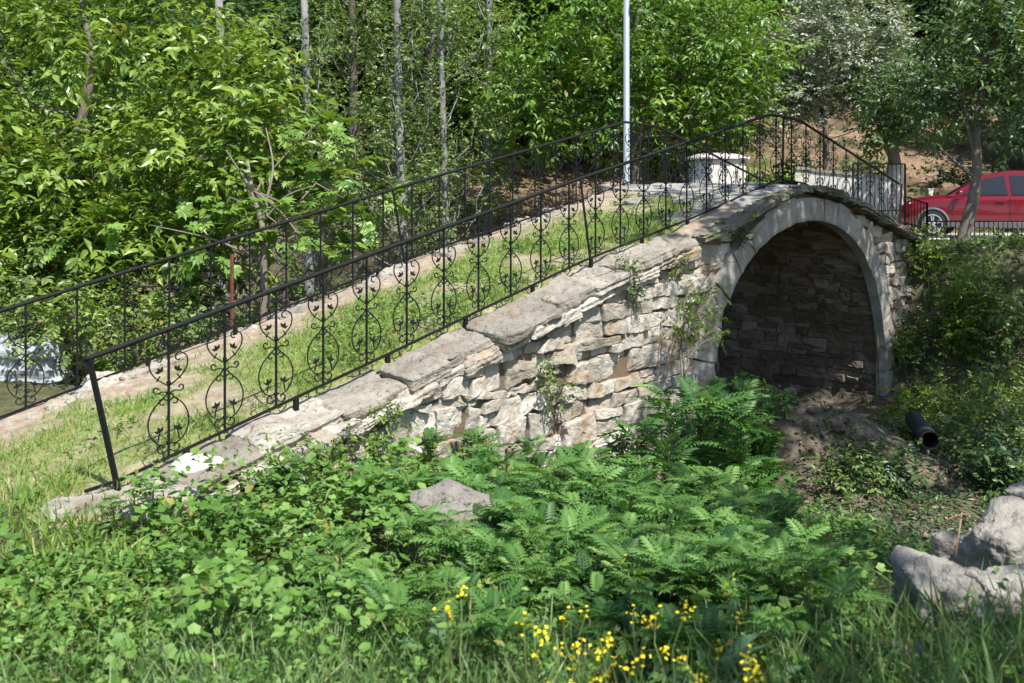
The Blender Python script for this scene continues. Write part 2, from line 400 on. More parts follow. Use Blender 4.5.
def tree(name, label, cat, path, r0, r1, C, rad, per, size, T, lm, bm, limbs=14, group=None, **kw):
    base = np.array(path[0], float)
    root = empty(name, base, label, cat, group)
    mb = MB(); woody(mb, path, r0, r1, np.asarray(C), limbs, lr=kw.pop('lr', .35), start=kw.pop('start', .35)); mb.build('trunk', bm, root, True, base)
    V, Tr, t = leaves(T, C, rad, per, size, **kw); tri_mesh('crown', V, Tr, lm, root, t, False, base)
    return root

def shrub(name, label, base, C, rad, per, size, T, lm, bm=None, stems=6, cat='shrub', group=None, **kw):
    base = np.array(base, float); root = empty(name, base, label, cat, group); mb = MB(); C = np.asarray(C)
    for c in C[rng.permutation(len(C))[:stems]]:
        b0 = base + np.array([rng.normal() * .12, rng.normal() * .12, -.05]); L = np.linalg.norm(c - b0)
        tube(mb, wig(b0, c, 6, .08), np.linspace(.008 * L + .006, .004, 6), 5, rng.uniform(.3, .7))
    mb.build('stem', bm or M['bark'], root, True, base)
    V, Tr, t = leaves(T, C, rad, per, size, **kw); tri_mesh('foliage', V, Tr, lm, root, t, False, base)
    return root

# ---------------------------------------------------------------- stones
def rock(dims, k=9, p=4., amp=.08, fr=2.2, seed=0., strata=0.):
    g = np.linspace(-1, 1, k); V = []; Fs = []; n = 0
    for ax in range(3):
        for sg in (-1, 1):
            a, b = np.meshgrid(g, g, indexing='ij'); P = np.zeros((k, k, 3)); P[..., ax] = sg; P[..., (ax + 1) % 3] = a; P[..., (ax + 2) % 3] = b
            V.append(P.reshape(-1, 3)); f = grid_faces(k, k)
            if sg < 0: f = [x[::-1] for x in f]
            Fs += [tuple(i + n for i in x) for x in f]; n += k * k
    V = np.vstack(V); V = V / (np.sum(np.abs(V) ** p, 1) ** (1 / p))[:, None]
    key = np.round(V, 5); _, first, inv = np.unique(key, axis=0, return_index=True, return_inverse=True); inv = inv.ravel()
    V = V[first]; Fs = [tuple(inv[i] for i in f) for f in Fs]
    D = np.array(dims) / 2.
    Q = V * D; m = D.mean()
    d = fbm(Q / m * fr * .5 + seed * 7.1, 6) * amp * m
    d2 = vnoise(Q / m * .8 + seed * 3.3) * amp * m * 1.5
    Q = Q + norm(V) * (d + d2)[:, None]
    if strata: 
        r = vnoise(np.stack([Q[:, 2] / m * 9, np.full(len(Q), seed), np.zeros(len(Q))], 1)) * strata * m
        Q[:, :2] += norm(V)[:, :2] * r[:, None]
    return Q, Fs

def rot3(V, rx=0, ry=0, rz=0):
    return V @ np.array(Matrix.Rotation(rz, 3, 'Z') @ Matrix.Rotation(ry, 3, 'Y') @ Matrix.Rotation(rx, 3, 'X')).T

def clipcell(i, S, kn=26, lim=.7):
    c = S[i]; d = np.linalg.norm(S - c, axis=1); nb = np.argsort(d)[1:kn]
    poly = [c + np.array(q) * lim for q in ((-1, -1), (1, -1), (1, 1), (-1, 1))]
    for j in nb:
        m = (S[j] + c) / 2; nn = S[j] - c; out = []
        ds = [float((q - m) @ nn) for q in poly]
        for a in range(len(poly)):
            b = (a + 1) % len(poly)
            if ds[a] <= 0: out.append(poly[a])
            if (ds[a] < 0) != (ds[b] < 0) and ds[a] != ds[b]: out.append(poly[a] + (poly[b] - poly[a]) * ds[a] / (ds[a] - ds[b]))
        poly = out
        if len(poly) < 3: return None
    return np.array(poly)

def courses(u0, u1, v0, v1, hs, ws, jit=.25, small=0.):
    S = []; v = v0
    while v < v1:
        h = random.uniform(*hs); u = u0 - random.random() * ws[1]
        while u < u1:
            w = random.uniform(*ws)
            S.append((u + w / 2, v + h / 2 + random.uniform(-jit, jit) * h)); u += w
            if random.random() < small: S.append((u + random.uniform(-.03, .05), v + random.uniform(0, h))); u += .04
        v += h
    return np.array(S)

def masonry(u0, u1, v0, v1, hs, ws, wav=.05, slant=.03, split=.2, seed=0, cj=.02):
    out = []; v = v0; k = 0; R = random
    bnd = lambda u, k, v: v + wav * float(vnoise(np.array([[u * 1.1, k * 3.7 + seed, .5]]))[0]) + wav * .5 * float(vnoise(np.array([[u * 3.1, k * 3.7 + seed, 9.5]]))[0])
    while v < v1:
        h = R.uniform(*hs); u = u0 - R.random() * ws[1]; sl = 0.
        while u < u1:
            w = R.uniform(*ws) * (.7 + h * 1.6); s2 = R.uniform(-slant, slant); a, b, c, d = u - sl, u + w - s2, u + w + s2, u + sl
            q = [(a, bnd(a, k, v)), ((a + b) / 2, bnd((a + b) / 2, k, v)), (b, bnd(b, k, v)), (c, bnd(c, k + 1, v + h)), ((c + d) / 2, bnd((c + d) / 2, k + 1, v + h)), (d, bnd(d, k + 1, v + h))]
            q = [(x + R.gauss(0, cj), y + R.gauss(0, cj)) for x, y in q]
            if R.random() < split and h > .13:
                f = R.uniform(.35, .65); m0 = (q[0][0] * (1 - f) + q[5][0] * f, q[0][1] * (1 - f) + q[5][1] * f); m1 = (q[2][0] * (1 - f) + q[3][0] * f, q[2][1] * (1 - f) + q[3][1] * f + R.gauss(0, .02))
                if R.random() < .5: out += [[q[0], q[1], q[2], m1, m0], [m0, m1, q[3], q[4], q[5]]]
                else:
                    g = R.uniform(.35, .65); t0 = (q[0][0] * (1 - g) + q[2][0] * g, q[1][1]); mm = (m0[0] * (1 - g) + m1[0] * g, m0[1] * (1 - g) + m1[1] * g); out += [[q[0], t0, mm, m0], [t0, q[2], m1, mm], [m0, mm, m1, q[3], q[4], q[5]]]
            else: out.append(q)
            u += w; sl = s2
        v += h; k += 1
    return [np.array(q) for q in out]

def stones(mb, S, keep, fmap, clampf=None, gap=.010, d=(.02, .09), an=.55, rough=.02, tl=(.1, .95), step=.05):
    S2 = None if isinstance(S, list) else S * np.array([an, 1.])
    for i in range(len(S)):
        q = S[i] if isinstance(S, list) else None
        if not keep(S[i] if q is None else q.mean(0)): continue
        if q is None:
            q = clipcell(i, S2)
            if q is None or len(q) < 3: continue
            q = q / np.array([an, 1.])
        # smooth the corners, then even out the outline
        qq = []
        for a in range(len(q)):
            b = q[(a + 1) % len(q)]; cu = random.uniform(.03, .14); qq += [q[a] * (1 - cu) + b * cu, q[a] * .06 + b * .94]
        q = np.array(qq); out = []
        for a in range(len(q)):
            b = q[(a + 1) % len(q)]; k = max(1, int(np.linalg.norm(b - q[a]) / step))
            for t in range(k): out.append(q[a] + (b - q[a]) * t / k)
        q = np.array(out); c = q.mean(0); L = len(q)
        dd = np.linalg.norm(q - c, axis=1)
        q = c + (q - c) * (1 - np.minimum(gap / np.maximum(dd, .02), .45))[:, None]
        w = vnoise(np.stack([q[:, 0] * 9, q[:, 1] * 9, np.full(L, i * .37)], 1)) * .016 + vnoise(np.stack([q[:, 0] * 28, q[:, 1] * 28, np.full(L, i * .37)], 1)) * .007
        q = q + (q - c) / np.maximum(dd, .02)[:, None] * w[:, None]
        if clampf is not None: q = clampf(q); 
        dep = random.uniform(*d); tx, ty = random.gauss(0, .09), random.gauss(0, .10); rr = []
        for r, f in ((1.0, -1.0), (1.0, .6), (.975, .88), (.91, .98), (.77, 1.0), (.60, 1.0), (.42, 1.0), (.22, 1.0)):
            P = c + (q - c) * r
            h = np.full(L, dep * f if f > 0 else -.10) + (tx * (P[:, 0] - c[0]) + ty * (P[:, 1] - c[1])) * (1 if f > 0 else 0)
            if f > 0: h = h + fbm(np.stack([P[:, 0] * 6, P[:, 1] * 6, np.full(L, i * 1.7)], 1), 2) * rough * .7 + fbm(np.stack([P[:, 0] * 19, P[:, 1] * 19, np.full(L, i * 1.7)], 1), 3) * rough * .5
            rr.append(np.column_stack([P, h]))
        rr.append(np.array([[c[0], c[1], dep]]))
        R = np.vstack(rr); Fs = []
        for a in range(7):
            for b in range(L): Fs.append((a * L + b, a * L + (b + 1) % L, (a + 1) * L + (b + 1) % L, (a + 1) * L + b))
        Fs += [(7 * L + b, 7 * L + (b + 1) % L, 8 * L) for b in range(L)]
        mb.add(fmap(R), Fs, random.uniform(*tl))

# ================================================================ GROUND
def axis(a, b, st, far):
    mid = np.arange(a, b, st); ext = []; d = st; x = b
    while x < far: ext.append(x); d *= 1.25; x += d
    lo = []; d = st; x = a - st
    while x > -far: lo.append(x); d *= 1.25; x -= d
    return np.array(lo[::-1] + mid.tolist() + ext)
xs = axis(-13, 17, .17, 170); ys = axis(1.5, 34, .17, 170)
XX, YY = np.meshgrid(xs, ys, indexing='ij'); ZZ = H(XX, YY)
S_, N_ = SN(XX, YY)
g = .75 + .35 * fbm2(XX, YY, 1.1, 3, 2).reshape(XX.shape)
bed = sm(4.8, 6.4, S_) * sm(15.0, 13.2, S_)
g = g * (1 - .85 * bed) + .12 * fbm2(XX, YY, .8, 3, 4).reshape(XX.shape) * bed
g = g * (1 - .8 * sm(13.5, 15.5, S_) * sm(5, 0, np.abs(N_)))
m = MB(); m.add(np.stack([XX, YY, ZZ], -1).reshape(-1, 3), grid_faces(len(xs), len(ys)), np.clip(g, 0, 1).ravel())
ground = m.build('ground', [M['ground'], M['hill']], None, True)
mi = np.zeros((len(xs) - 1, len(ys) - 1), np.int32)
hz = ((ys[None, :-1] > 29.0) & (xs[:-1, None] > 1)) | ((ys[None, :-1] > 20.5) & (xs[:-1, None] < 6.5) & (xs[:-1, None] > -1.5)); mi[np.broadcast_to(hz, mi.shape)] = 1
ground.data.polygons.foreach_set('material_index', mi.ravel()); tag(ground, kind='structure')
rx = np.linspace(8.9, 60, 120); ry = np.linspace(20.6, 28.6, 20); RX, RY = np.meshgrid(rx, ry, indexing='ij')
m = MB(); m.add(np.stack([RX, RY, H(RX, RY) + .02], -1).reshape(-1, 3), grid_faces(120, 20)); tag(m.build('road', M['road'], None, True), kind='structure')
m = MB()
for i in range(120):
    pass
tube(m, np.array([(x, 20.5, float(H(x, 20.5)) + .05) for x in np.linspace(9.0, 40, 40)]), .09, 4); tag(m.build('kerb', M['white_wall']), kind='structure')

# ================================================================ BRIDGE
BO = W(7, -1.1, -2.0)
bridge = empty('stone_bridge', BO, 'old humpbacked stone footbridge with one wide arch and rubble walls', 'bridge')
def inpoly(P, poly):
    x, y = P; r = False; L = len(poly)
    for i in range(L):
        a, b = poly[i], poly[(i + 1) % L]
        if (a[1] > y) != (b[1] > y) and x < (b[0] - a[0]) * (y - a[1]) / (b[1] - a[1]) + a[0]: r = not r
    return r
EXP = np.vstack([EXTRA[::3], [(EXTRA[-1][0], -6), (EXTRA[0][0], -6)]])
random.seed(5)
S = [q for q in masonry(-.6, 15.2, -4.2, .2, (.08, .26), (.14, .46), .08, .05, .34, 1, .022) if not 4.7 < q.mean(0)[0] < 8.4] + [q for q in masonry(4.5, 8.8, -4.2, .2, (.13, .30), (.28, .60), .04, .025, .16, 5, .014) if 4.7 < q.mean(0)[0] < 8.4]
def keepw(c): return -.5 < c[0] < 14.75 and c[1] < zdeck(c[0]) - .17 and not inpoly(c, EXP)
def clampw(q):
    q = q.copy(); q[:, 1] = np.minimum(q[:, 1], zdeck(q[:, 0]) - .13); q[:, 0] = np.minimum(q[:, 0], 14.75); return q
for nm, ok in (('end_wall', lambda c: c[0] > 9.5 and keepw(c)), ('spandrel_wall', lambda c: .2 < c[0] <= 9.5 and keepw(c))):
    mb = MB(); stones(mb, S, ok, lambda R: W(R[:, 0], .36 + R[:, 2], R[:, 1]), clampw, gap=.006, d=(.01, .09), rough=.020, step=.04)
    wall = mb.build(nm, M['rubble'], bridge, False, BO)
for nn, nm in ((.362, 'mortar'), (-2.72, 'spandrel_wall')):
    sv = np.linspace(-.5, 14.75, 160); top = zdeck(sv) - .10; bot = np.maximum(arch_z(sv), -4.1); bot = np.minimum(bot, top)
    mb = MB(); G2 = np.stack([W(sv, nn, top * (1 - f) + bot * f) for f in np.linspace(0, 1, 8)], 1).reshape(-1, 3)
    mb.add(G2, grid_faces(160, 8)); 
    if nm == 'mortar': mb.build(nm, M['mortar'], wall, False, BO)
    else: mb.build(nm, M['rubble'], bridge, False, BO)
mb = MB(); mb.add(np.array([W(14.75, n, z) for n in (.36, -2.7) for z in (-1.0, -4.1)]), [(0, 1, 3, 2)]); mb.build('end_wall', M['mortar'], bridge, False, BO)
# vault
def onarc(u, off=0.):
    s = np.interp(u, ALEN, INTRA[:, 0]); z = np.interp(u, ALEN, INTRA[:, 1]); a = np.interp(u, ALEN, ANRM[:, 0]); b = np.interp(u, ALEN, ANRM[:, 1])
    return s + a * off, z + b * off
random.seed(8)
SVs = masonry(-.3, 3.5, 0, ALEN[-1], (.07, .20), (.2, .62), .03, .03, .2, 9, .012)
def vmap(R):      # R: depth, arc, height inwards
    s, z = onarc(np.clip(R[:, 1], 0, ALEN[-1]), 0); a = np.interp(R[:, 1], ALEN, ANRM[:, 0]); b = np.interp(R[:, 1], ALEN, ANRM[:, 1])
    return W(s - a * (R[:, 2] - .065), .34 - R[:, 0], z - b * (R[:, 2] - .065))
mb = MB(); stones(mb, SVs, lambda c: .02 < c[0] < 3.03 and .1 < c[1] < ALEN[-1] - .1, vmap, lambda q: np.column_stack([np.clip(q[:, 0], 0, 3.05), q[:, 1]]), gap=.008, d=(.0, .055), rough=.02)
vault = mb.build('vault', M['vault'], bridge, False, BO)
uu = np.linspace(0, ALEN[-1], 90); s_, z_ = onarc(uu, .07)
mb = MB(); mb.add(np.stack([W(s_, n, z_) for n in (.34, -2.71)], 1).reshape(-1, 3), grid_faces(90, 2)); mb.build('mortar', M['mortar'], vault, True, BO)
# ring of cut stones
rings = {'arch_ring': MB(), 'springer': MB()}; nv = 24; ed = np.linspace(0, ALEN[-1], nv + 1)
for k in range(nv):
    low = k < 6; e0, e1 = ed[k] + .004, ed[k + 1] - .004; pr = random.uniform(-.008, .012) + (random.uniform(-.05, .02) if low else 0); th = .36 + random.uniform(-.03, .03) + (random.uniform(-.12, .25) if low else 0)
    A, B = np.meshgrid(np.linspace(0, 1, 11), np.linspace(0, 1, 9), indexing='ij'); rim = np.minimum(np.minimum(A, 1 - A) * (e1 - e0), np.minimum(B, 1 - B) * th).ravel(); A = A.ravel(); B = B.ravel()
    s_, z_ = onarc(e0 + (e1 - e0) * A, 0); a_, b_ = np.interp(e0 + (e1 - e0) * A, ALEN, ANRM[:, 0]), np.interp(e0 + (e1 - e0) * A, ALEN, ANRM[:, 1])
    Q = np.column_stack([s_ + a_ * th * B, z_ + b_ * th * B]); wob = .02 if low else .009
    Q = Q + wob * np.column_stack([vnoise(np.column_stack([Q * 9, np.full(len(Q), 3. + k)])), vnoise(np.column_stack([Q * 9, np.full(len(Q), 33. + k)]))])
    nf = .49 + pr - .014 * (rim < .012) + (.03 if low else .010) * fbm(np.column_stack([Q * 7, np.full(len(Q), k * 1.3)]), 3)
    V = W(Q[:, 0], nf, Q[:, 1]); idx = np.arange(99).reshape(11, 9); bd = np.concatenate([idx[:, 0], idx[-1, 1:], idx[::-1, -1][1:], idx[0, ::-1][1:-1]]); L = len(bd)
    V = np.vstack([V, W(Q[bd, 0], .31, Q[bd, 1])])
    rings['springer' if low else 'arch_ring'].add(V, grid_faces(11, 9) + [(int(bd[i]), int(bd[(i + 1) % L]), 99 + (i + 1) % L, 99 + i) for i in range(L)], random.uniform(.3, .8))
rings['arch_ring'].build('arch_ring', M['ring'], bridge, False, BO); rings['springer'].build('springer', M['rubble'], bridge, False, BO)
# deck
sv = np.linspace(-.5, 14.9, 190); nvv = np.linspace(-2.72, .38, 44); SG, NG = np.meshgrid(sv, nvv, indexing='ij')
ZG = zdeck(SG) + .025 * fbm2(SG, NG, 2.2, 3, 1).reshape(SG.shape) - .05 * sm(.0, .38, NG) - .13 * sm(-.22, -.02, NG) * sm(7.9, 7.2, SG) * sm(-.2, .2, SG)
gm = sm(-2.3, -1.75, NG + .55 * fbm2(SG, NG, 1.3, 3, 6).reshape(SG.shape)) * sm(.1, -.2, NG) * sm(9.2, 8.2, SG + .35 * NG) * (.80 + .8 * fbm2(SG, NG, 1.9, 3, 17).reshape(SG.shape))
mb = MB(); mb.add(W(SG, NG, ZG).reshape(-1, 3), grid_faces(190, 44), np.clip(gm, 0, 1).ravel()); deck = mb.build('deck', M['deck'], bridge, True, BO)
random.seed(3)
SP = courses(7.3, 12.6, -2.5, .34, (.3, .5), (.4, .8), .15)
mb = MB(); stones(mb, SP, lambda c: 8.3 + .35 * math.sin(c[1] * 5) - .45 * c[1] < c[0] < 12.5 and c[1] < .3, lambda R: W(R[:, 0], R[:, 1], zdeck(R[:, 0]) + .02 + R[:, 2] * .5 - .05 * sm(0, .38, R[:, 1])), lambda q: np.column_stack([q[:, 0], np.minimum(q[:, 1], .33)]), gap=.006, d=(.02, .035), rough=.012, tl=(.3, .7), step=.08)
mb.build('paving', M['ring'], bridge, False, BO)
# coping
def slab(s0, n0, dims, dz, seed, tilt, mt, name='coping_slab', p=5., amp=.05, parent=bridge, tintv=None, strata=.0):
    V, Fs = rock(dims, 37, p, amp, 3., seed, strata); sl = math.atan((zdeck(s0 + .3) - zdeck(s0 - .3)) / .6)
    V = rot3(V, tilt, -sl, 0)
    mb = MB(); mb.add(W(s0 + V[:, 0], n0 - V[:, 1], zdeck(s0) + dz + V[:, 2]), Fs, random.uniform(.2, .9) if tintv is None else tintv)
    return mb.build(name, mt, parent, False, BO)
random.seed(21)
s0 = -.05; k = 0
while s0 < 7.4:
    L = random.uniform(.4, .9); slab(s0 + L / 2, .19 + random.uniform(-.06, .06), (L + .03, .60 + random.uniform(-.14, .12), random.uniform(.09, .16)), -.085 + random.uniform(-.03, .015), k, random.uniform(.03, .18), M['slab'], p=14., amp=.14, strata=.055); s0 += L; k += 1
s0 = .3
while s0 < 7.2:
    L = random.uniform(.3, .7); slab(s0 + L / 2, .31 + random.uniform(-.03, .05), (L + .01, .34, random.uniform(.08, .13)), -.21 + random.uniform(-.02, .02), k, random.uniform(-.05, .1), M['rubble'], p=14., amp=.13, strata=.04); s0 += L; k += 1
while s0 < 14.5:
    L = random.uniform(.45, .85); slab(s0 + L / 2, .46 + random.uniform(-.02, .02), (L + .04, .27, random.uniform(.08, .12)), -.03 + random.uniform(-.02, .01), k, .06, M['mossy'], p=9., amp=.2, strata=.1); s0 += L; k += 1
s0 = 0.
while s0 < 14:
    L = random.uniform(.3, .8); slab(s0 + L / 2, -2.60 + random.uniform(-.08, .12), (L + .0, random.uniform(.25, .55), .14), -.06 + random.uniform(-.05, .03), k, random.uniform(-.12, .05), M['slab'], p=7., amp=.26); s0 += L; k += 1

# ================================================================ RAILINGS
TOPR = np.array([(-1.2, -1.36), (-.1, -1.245), (2.84, -.55), (5.58, .08), (10.0, 1.035), (10.93, 1.0), (12.9, .52), (14.9, .02)])
BOTR = np.array([(-1.2, -2.30), (.1, -2.18), (2.66, -1.58), (5.6, -.87), (7.92, -.43), (10.3, .09), (11.1, .03), (13.1, -.46), (14.9, -.86)])
def zt(s): return np.interp(s, TOPR[:, 0], TOPR[:, 1])
def zb_(s): return np.interp(s, BOTR[:, 0], BOTR[:, 1])
def spiral(c, r0, r1, a0, a1, k=12):
    a = np.linspace(a0, a1, k); r = np.linspace(r0, r1, k); return [(c[0] + r_ * math.cos(x), c[1] + r_ * math.sin(x)) for r_, x in zip(r, a)]
SCR = [
    [(.012, .90)] + spiral((.055, .86), .045, .016, 2.0, -3.6, 12),
    [(.012, .56), (.05, .585), (.11, .63), (.155, .70), (.15, .775), (.10, .81)] + spiral((.085, .77), .04, .015, 1.2, 5.2, 10),
    [(.012, .50), (.05, .515)] + spiral((.10, .535), .03, .012, -1.8, 3.4, 10),
    [(.012, .50), (.05, .46), (.12, .40), (.165, .31), (.16, .21), (.11, .13), (.05, .10), (.012, .115)],
    [(.012, .44)] + spiral((.05, .43), .034, .012, 2.4, -2.6, 10),
    [(.012, .06)] + spiral((.06, .075), .042, .014, -2.4, 3.0, 10),
    [(.10, .60), (.07, .64)], [(.09, .13), (.075, .20)]]
def leaf_bit(m, c, L, ang):
    x, z = c; u = np.array([math.cos(ang), 0, math.sin(ang)]); v = np.array([-math.sin(ang), 0, math.cos(ang)]); o = np.array([x, 0, z])
    for sgn in (0, .9, -.9):
        uu_ = u * math.cos(sgn) + v * math.sin(sgn); vv_ = -u * math.sin(sgn) + v * math.cos(sgn)
        q = np.array([o, o + uu_ * L * .5 + vv_ * L * .24, o + uu_ * L, o + uu_ * L * .5 - vv_ * L * .24])
        m.add(np.vstack([q + [0, .004, 0], q - [0, .004, 0]]), [(0, 1, 2, 3), (7, 6, 5, 4), (0, 4, 5, 1), (1, 5, 6, 2), (2, 6, 7, 3), (3, 7, 4, 0)])
def baluster_proto():
    m = MB(); tube(m, [(0, 0, 0), (0, 0, .33), (0, 0, .66), (0, 0, 1)], .011, 4)
    for z in (.11, .50, .58, .88): box(m, (0, 0, z), (.026, .026, .022))
    b = m.build('baluster', M['iron']); sc = MB()
    for sg in (1, -1):
        for c in SCR:
            P = catmull(np.array(c), 3) if len(c) > 2 else np.array(c)
            tube(sc, np.column_stack([P[:, 0] * sg, np.zeros(len(P)), P[:, 1]]), .0062, 4)
        leaf_bit(sc, (.068 * sg, .665), .05, math.pi / 2 - sg * .5); leaf_bit(sc, (.07 * sg, .20), .052, math.pi / 2 - sg * .4)
    sc.build('scroll', M['iron'], b); return b
RZ = math.atan2(U2[1], U2[0])
def railing(n0, sa, sb, label, proto, posts, stop=None):
    o = W(sa, n0, zb_(sa)); r = empty('wrought_iron_railing', o, label, 'railing', 'railings of the bridge')
    ss = np.unique(np.concatenate([[sa - (.25 if n0 > -1 else 0)], np.linspace(sa, sb, 60), TOPR[:, 0], BOTR[:, 0]])); ss = ss[(ss >= sa - .26) & (ss <= sb)]
    m = MB(); tube(m, W(ss, n0, zt(ss)), .021, 6); m.build('top_rail', M['iron'], r, True, o)
    m = MB(); tube(m, W(ss, n0, zb_(ss)), .015, 4); m.build('bottom_rail', M['iron'], r, False, o)
    for sp in posts:       # posts stand square to the slope of the ramp
        sl = math.atan((zt(sp + .2) - zt(sp - .2)) / .4); hh = float(zt(sp) - zb_(sp)) * math.cos(sl)
        m = MB(); b0 = float(zb_(sp)) - .08; tp = np.array([sp - math.sin(sl) * hh, b0 + .08 + hh * math.cos(sl)]); tp[1] = float(zt(tp[0]))
        a, b = W(sp, n0, b0), W(tp[0], n0, tp[1]); tube(m, [a, a * .5 + b * .5, b], .024 if sp == posts[0] else .019, 4); m.build('post', M['iron'], r, False, o)
    ft = None
    for q, sp in enumerate(np.arange(sa + .55, sb, 1.02)):
        if ft is None:
            m = MB(); box(m, (0, 0, -.08), (.04, .035, .16)); ft = m.build('foot', M['iron'], r); f = ft
        else: f = ft.copy(); COL.objects.link(f); f.parent = r
        f.location = W(sp, n0, zb_(sp)) - o; f.rotation_euler = (0, 0, RZ)
    for q, sp in enumerate(np.arange(sa + .40, sb - .1, .485)):
        b = proto if proto.parent is None else copy_tree(proto)
        b.parent = r; b.location = W(sp, n0, zb_(sp)) - o; b.rotation_euler = (0, 0, RZ); b.scale = (1, 1, float(zt(sp) - zb_(sp)))
    return r
PB = baluster_proto()
railing(0., .1, 14.9, 'black wrought iron railing with scrolls along the near edge of the bridge', PB, [.1, 5.75, 10.4, 14.9])
railing(-2.6, -.9, 14.6, 'black wrought iron scroll railing along the far edge of the bridge beside the bushes', PB, [-.9, 5.2, 10.4, 14.6])

# ================================================================ LOOSE STONES
def boulder(name, label, c, dims, seed, mt, rz=0., p=3., amp=.12, tilt=0., cat='stone', group=None, strata=0., k=15, tintv=.6):
    V, Fs = rock(dims, k, p, amp, 2.4, seed, strata); V = rot3(V, tilt, tilt * .5, rz)
    m = MB(); m.add(V, Fs, tintv); o = m.build(name, mt, None, False); o.location = c; return tag(o, label, cat, group)
c = gp(84, 512); boulder('stone_slab', 'flat weathered stone slab lying in the grass beside the foot of the railing', c + [0, .1, .0], (.62, .5, .2), 3, M['slab'], .7, 4., .14, strata=.04)
c = gp(190, 492); boulder('boulder', 'bright white rounded stone under the lower end of the near railing', c + [.05, .12, .12], (.46, .36, .26), 5, M['lime'], .5, 3., .1)
c = gp(455, 552); boulder('boulder', 'grey layered rock half buried in the weeds below the bridge wall', c + [0, .0, .06], (.56, .55, .56), 9, M['strata'], .4, 4.5, .20, .16, strata=.16, k=31, tintv=.05)
for k, (px, py, D, w, h, lb) in enumerate([
        (952, 604, 4.7, .42, .26, 'pale flat topped boulder in the grass at the end of the rough stone bank'),
        (1004, 560, 5.5, .46, .42, 'large rough grey boulder behind the pale flat topped one'),
        (1034, 510, 6.4, .40, .40, 'grey stone furthest back on the stone bank at the right edge'),
        (905, 664, 4.1, .11, .10, 'small bluish stone in the grass below the pale boulder'),
        (955, 552, 5.8, .26, .28, 'small grey stone wedged against the rough grey boulder'),
        (1010, 632, 4.5, .34, .22, 'grey stone sunk in the grass below the large rough boulder')]):
    p = at(px, py + 10, D); p[2] = max(p[2], float(H(p[0], p[1])) + h * .24)
    boulder('boulder', lb, p, (w, w * .9, h), 20 + k, M['boulder'], .3 * k, 7., .30, .1, group='stones of the right bank', strata=.03, k=37, tintv=.5 + .08 * (k % 3))
for k, (px, py) in enumerate([(868, 402), (812, 412), (835, 430), (790, 395), (858, 452), (905, 408)]):
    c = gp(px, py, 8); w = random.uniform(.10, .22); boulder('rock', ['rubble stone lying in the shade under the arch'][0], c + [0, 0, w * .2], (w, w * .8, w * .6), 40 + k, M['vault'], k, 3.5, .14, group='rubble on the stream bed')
c = at(25, 345, 11.4)
boulder('boulder', 'pale bluish white rock standing behind the lower end of the far railing', [c[0] + .0, c[1], c[2] - .36], (.70, .5, .85), 61, M['pale_rock'], .3, 5., .22, .1, strata=.12, k=25)
c = at(948, 189, 28.6); boulder('boulder', 'reddish rock behind the bonnet of the red car', c + [0, 0, -.3], (.75, .6, 1.0), 63, M['hill'], .3, 3., .15)

# ================================================================ LAMP POLE, WALLS, FENCES
b = at(626.5, 200, 20.5); b[2] = float(H(b[0], b[1]))
r = empty('lamp_pole', b, 'tall straight grey metal lamp pole behind the bridge', 'pole')
m = MB(); tube(m, [(0, 0, -.1), (0, 0, 1.2), (0, 0, 1.25), (0, 0, 8.5)], [.085, .085, .07, .06], 12); m.build('pole', M['pole'], r, True)
m = MB(); tube(m, [(0, 0, 1.86), (0, 0, 1.98)], .085, 10); box(m, (-.10, -.02, 1.92), (.06, .05, .10)); m.build('bracket', M['pole'], r)
m = MB(); tube(m, [(0, 0, 8.5), (.25, -.3, 8.9), (.7, -.8, 9.0)], .04, 8); box(m, (.9, -1.0, 9.0), (.35, .5, .12)); m.build('lamp_head', M['pole'], r)

c = at(717, 192, 21.0); zg = float(H(c[0], c[1])) - .1; zt_ = (HY - 160) / F * 21
r = empty('plaster_kiosk', (c[0], c[1], zg), 'low rounded white plastered block with a pinkish rim behind the bridge', 'plaster block'); hgt = zt_ - zg
def drum(m, r0, z0, z1, k=8, sx=1.0, rot=.39):
    a = np.arange(k) * 2 * math.pi / k + rot; V = [(r0 * sx * math.cos(x), r0 * math.sin(x), z) for z in (z0, z1) for x in a]
    m.add(V, [(i, (i + 1) % k, k + (i + 1) % k, k + i) for i in range(k)] + [tuple(range(k, 2 * k)), tuple(range(k - 1, -1, -1))])
m = MB(); drum(m, .60, 0, hgt); m.build('body', M['white_wall'], r, bevel=.02)
m = MB(); drum(m, .68, hgt, hgt + .06); m.build('cornice', M['white_wall'], r, bevel=.015)
m = MB(); V = [];
for i in range(5):
    t = i / 4 * math.pi / 2; V += [(.56 * math.cos(t) * math.cos(x), .56 * math.cos(t) * math.sin(x), hgt + .06 + .09 * math.sin(t)) for x in np.arange(16) * math.pi / 8]
m.add(V, [(a * 16 + j, a * 16 + (j + 1) % 16, (a + 1) * 16 + (j + 1) % 16, (a + 1) * 16 + j) for a in range(4) for j in range(16)]); m.build('cap', M['pink_cap'], r, True)

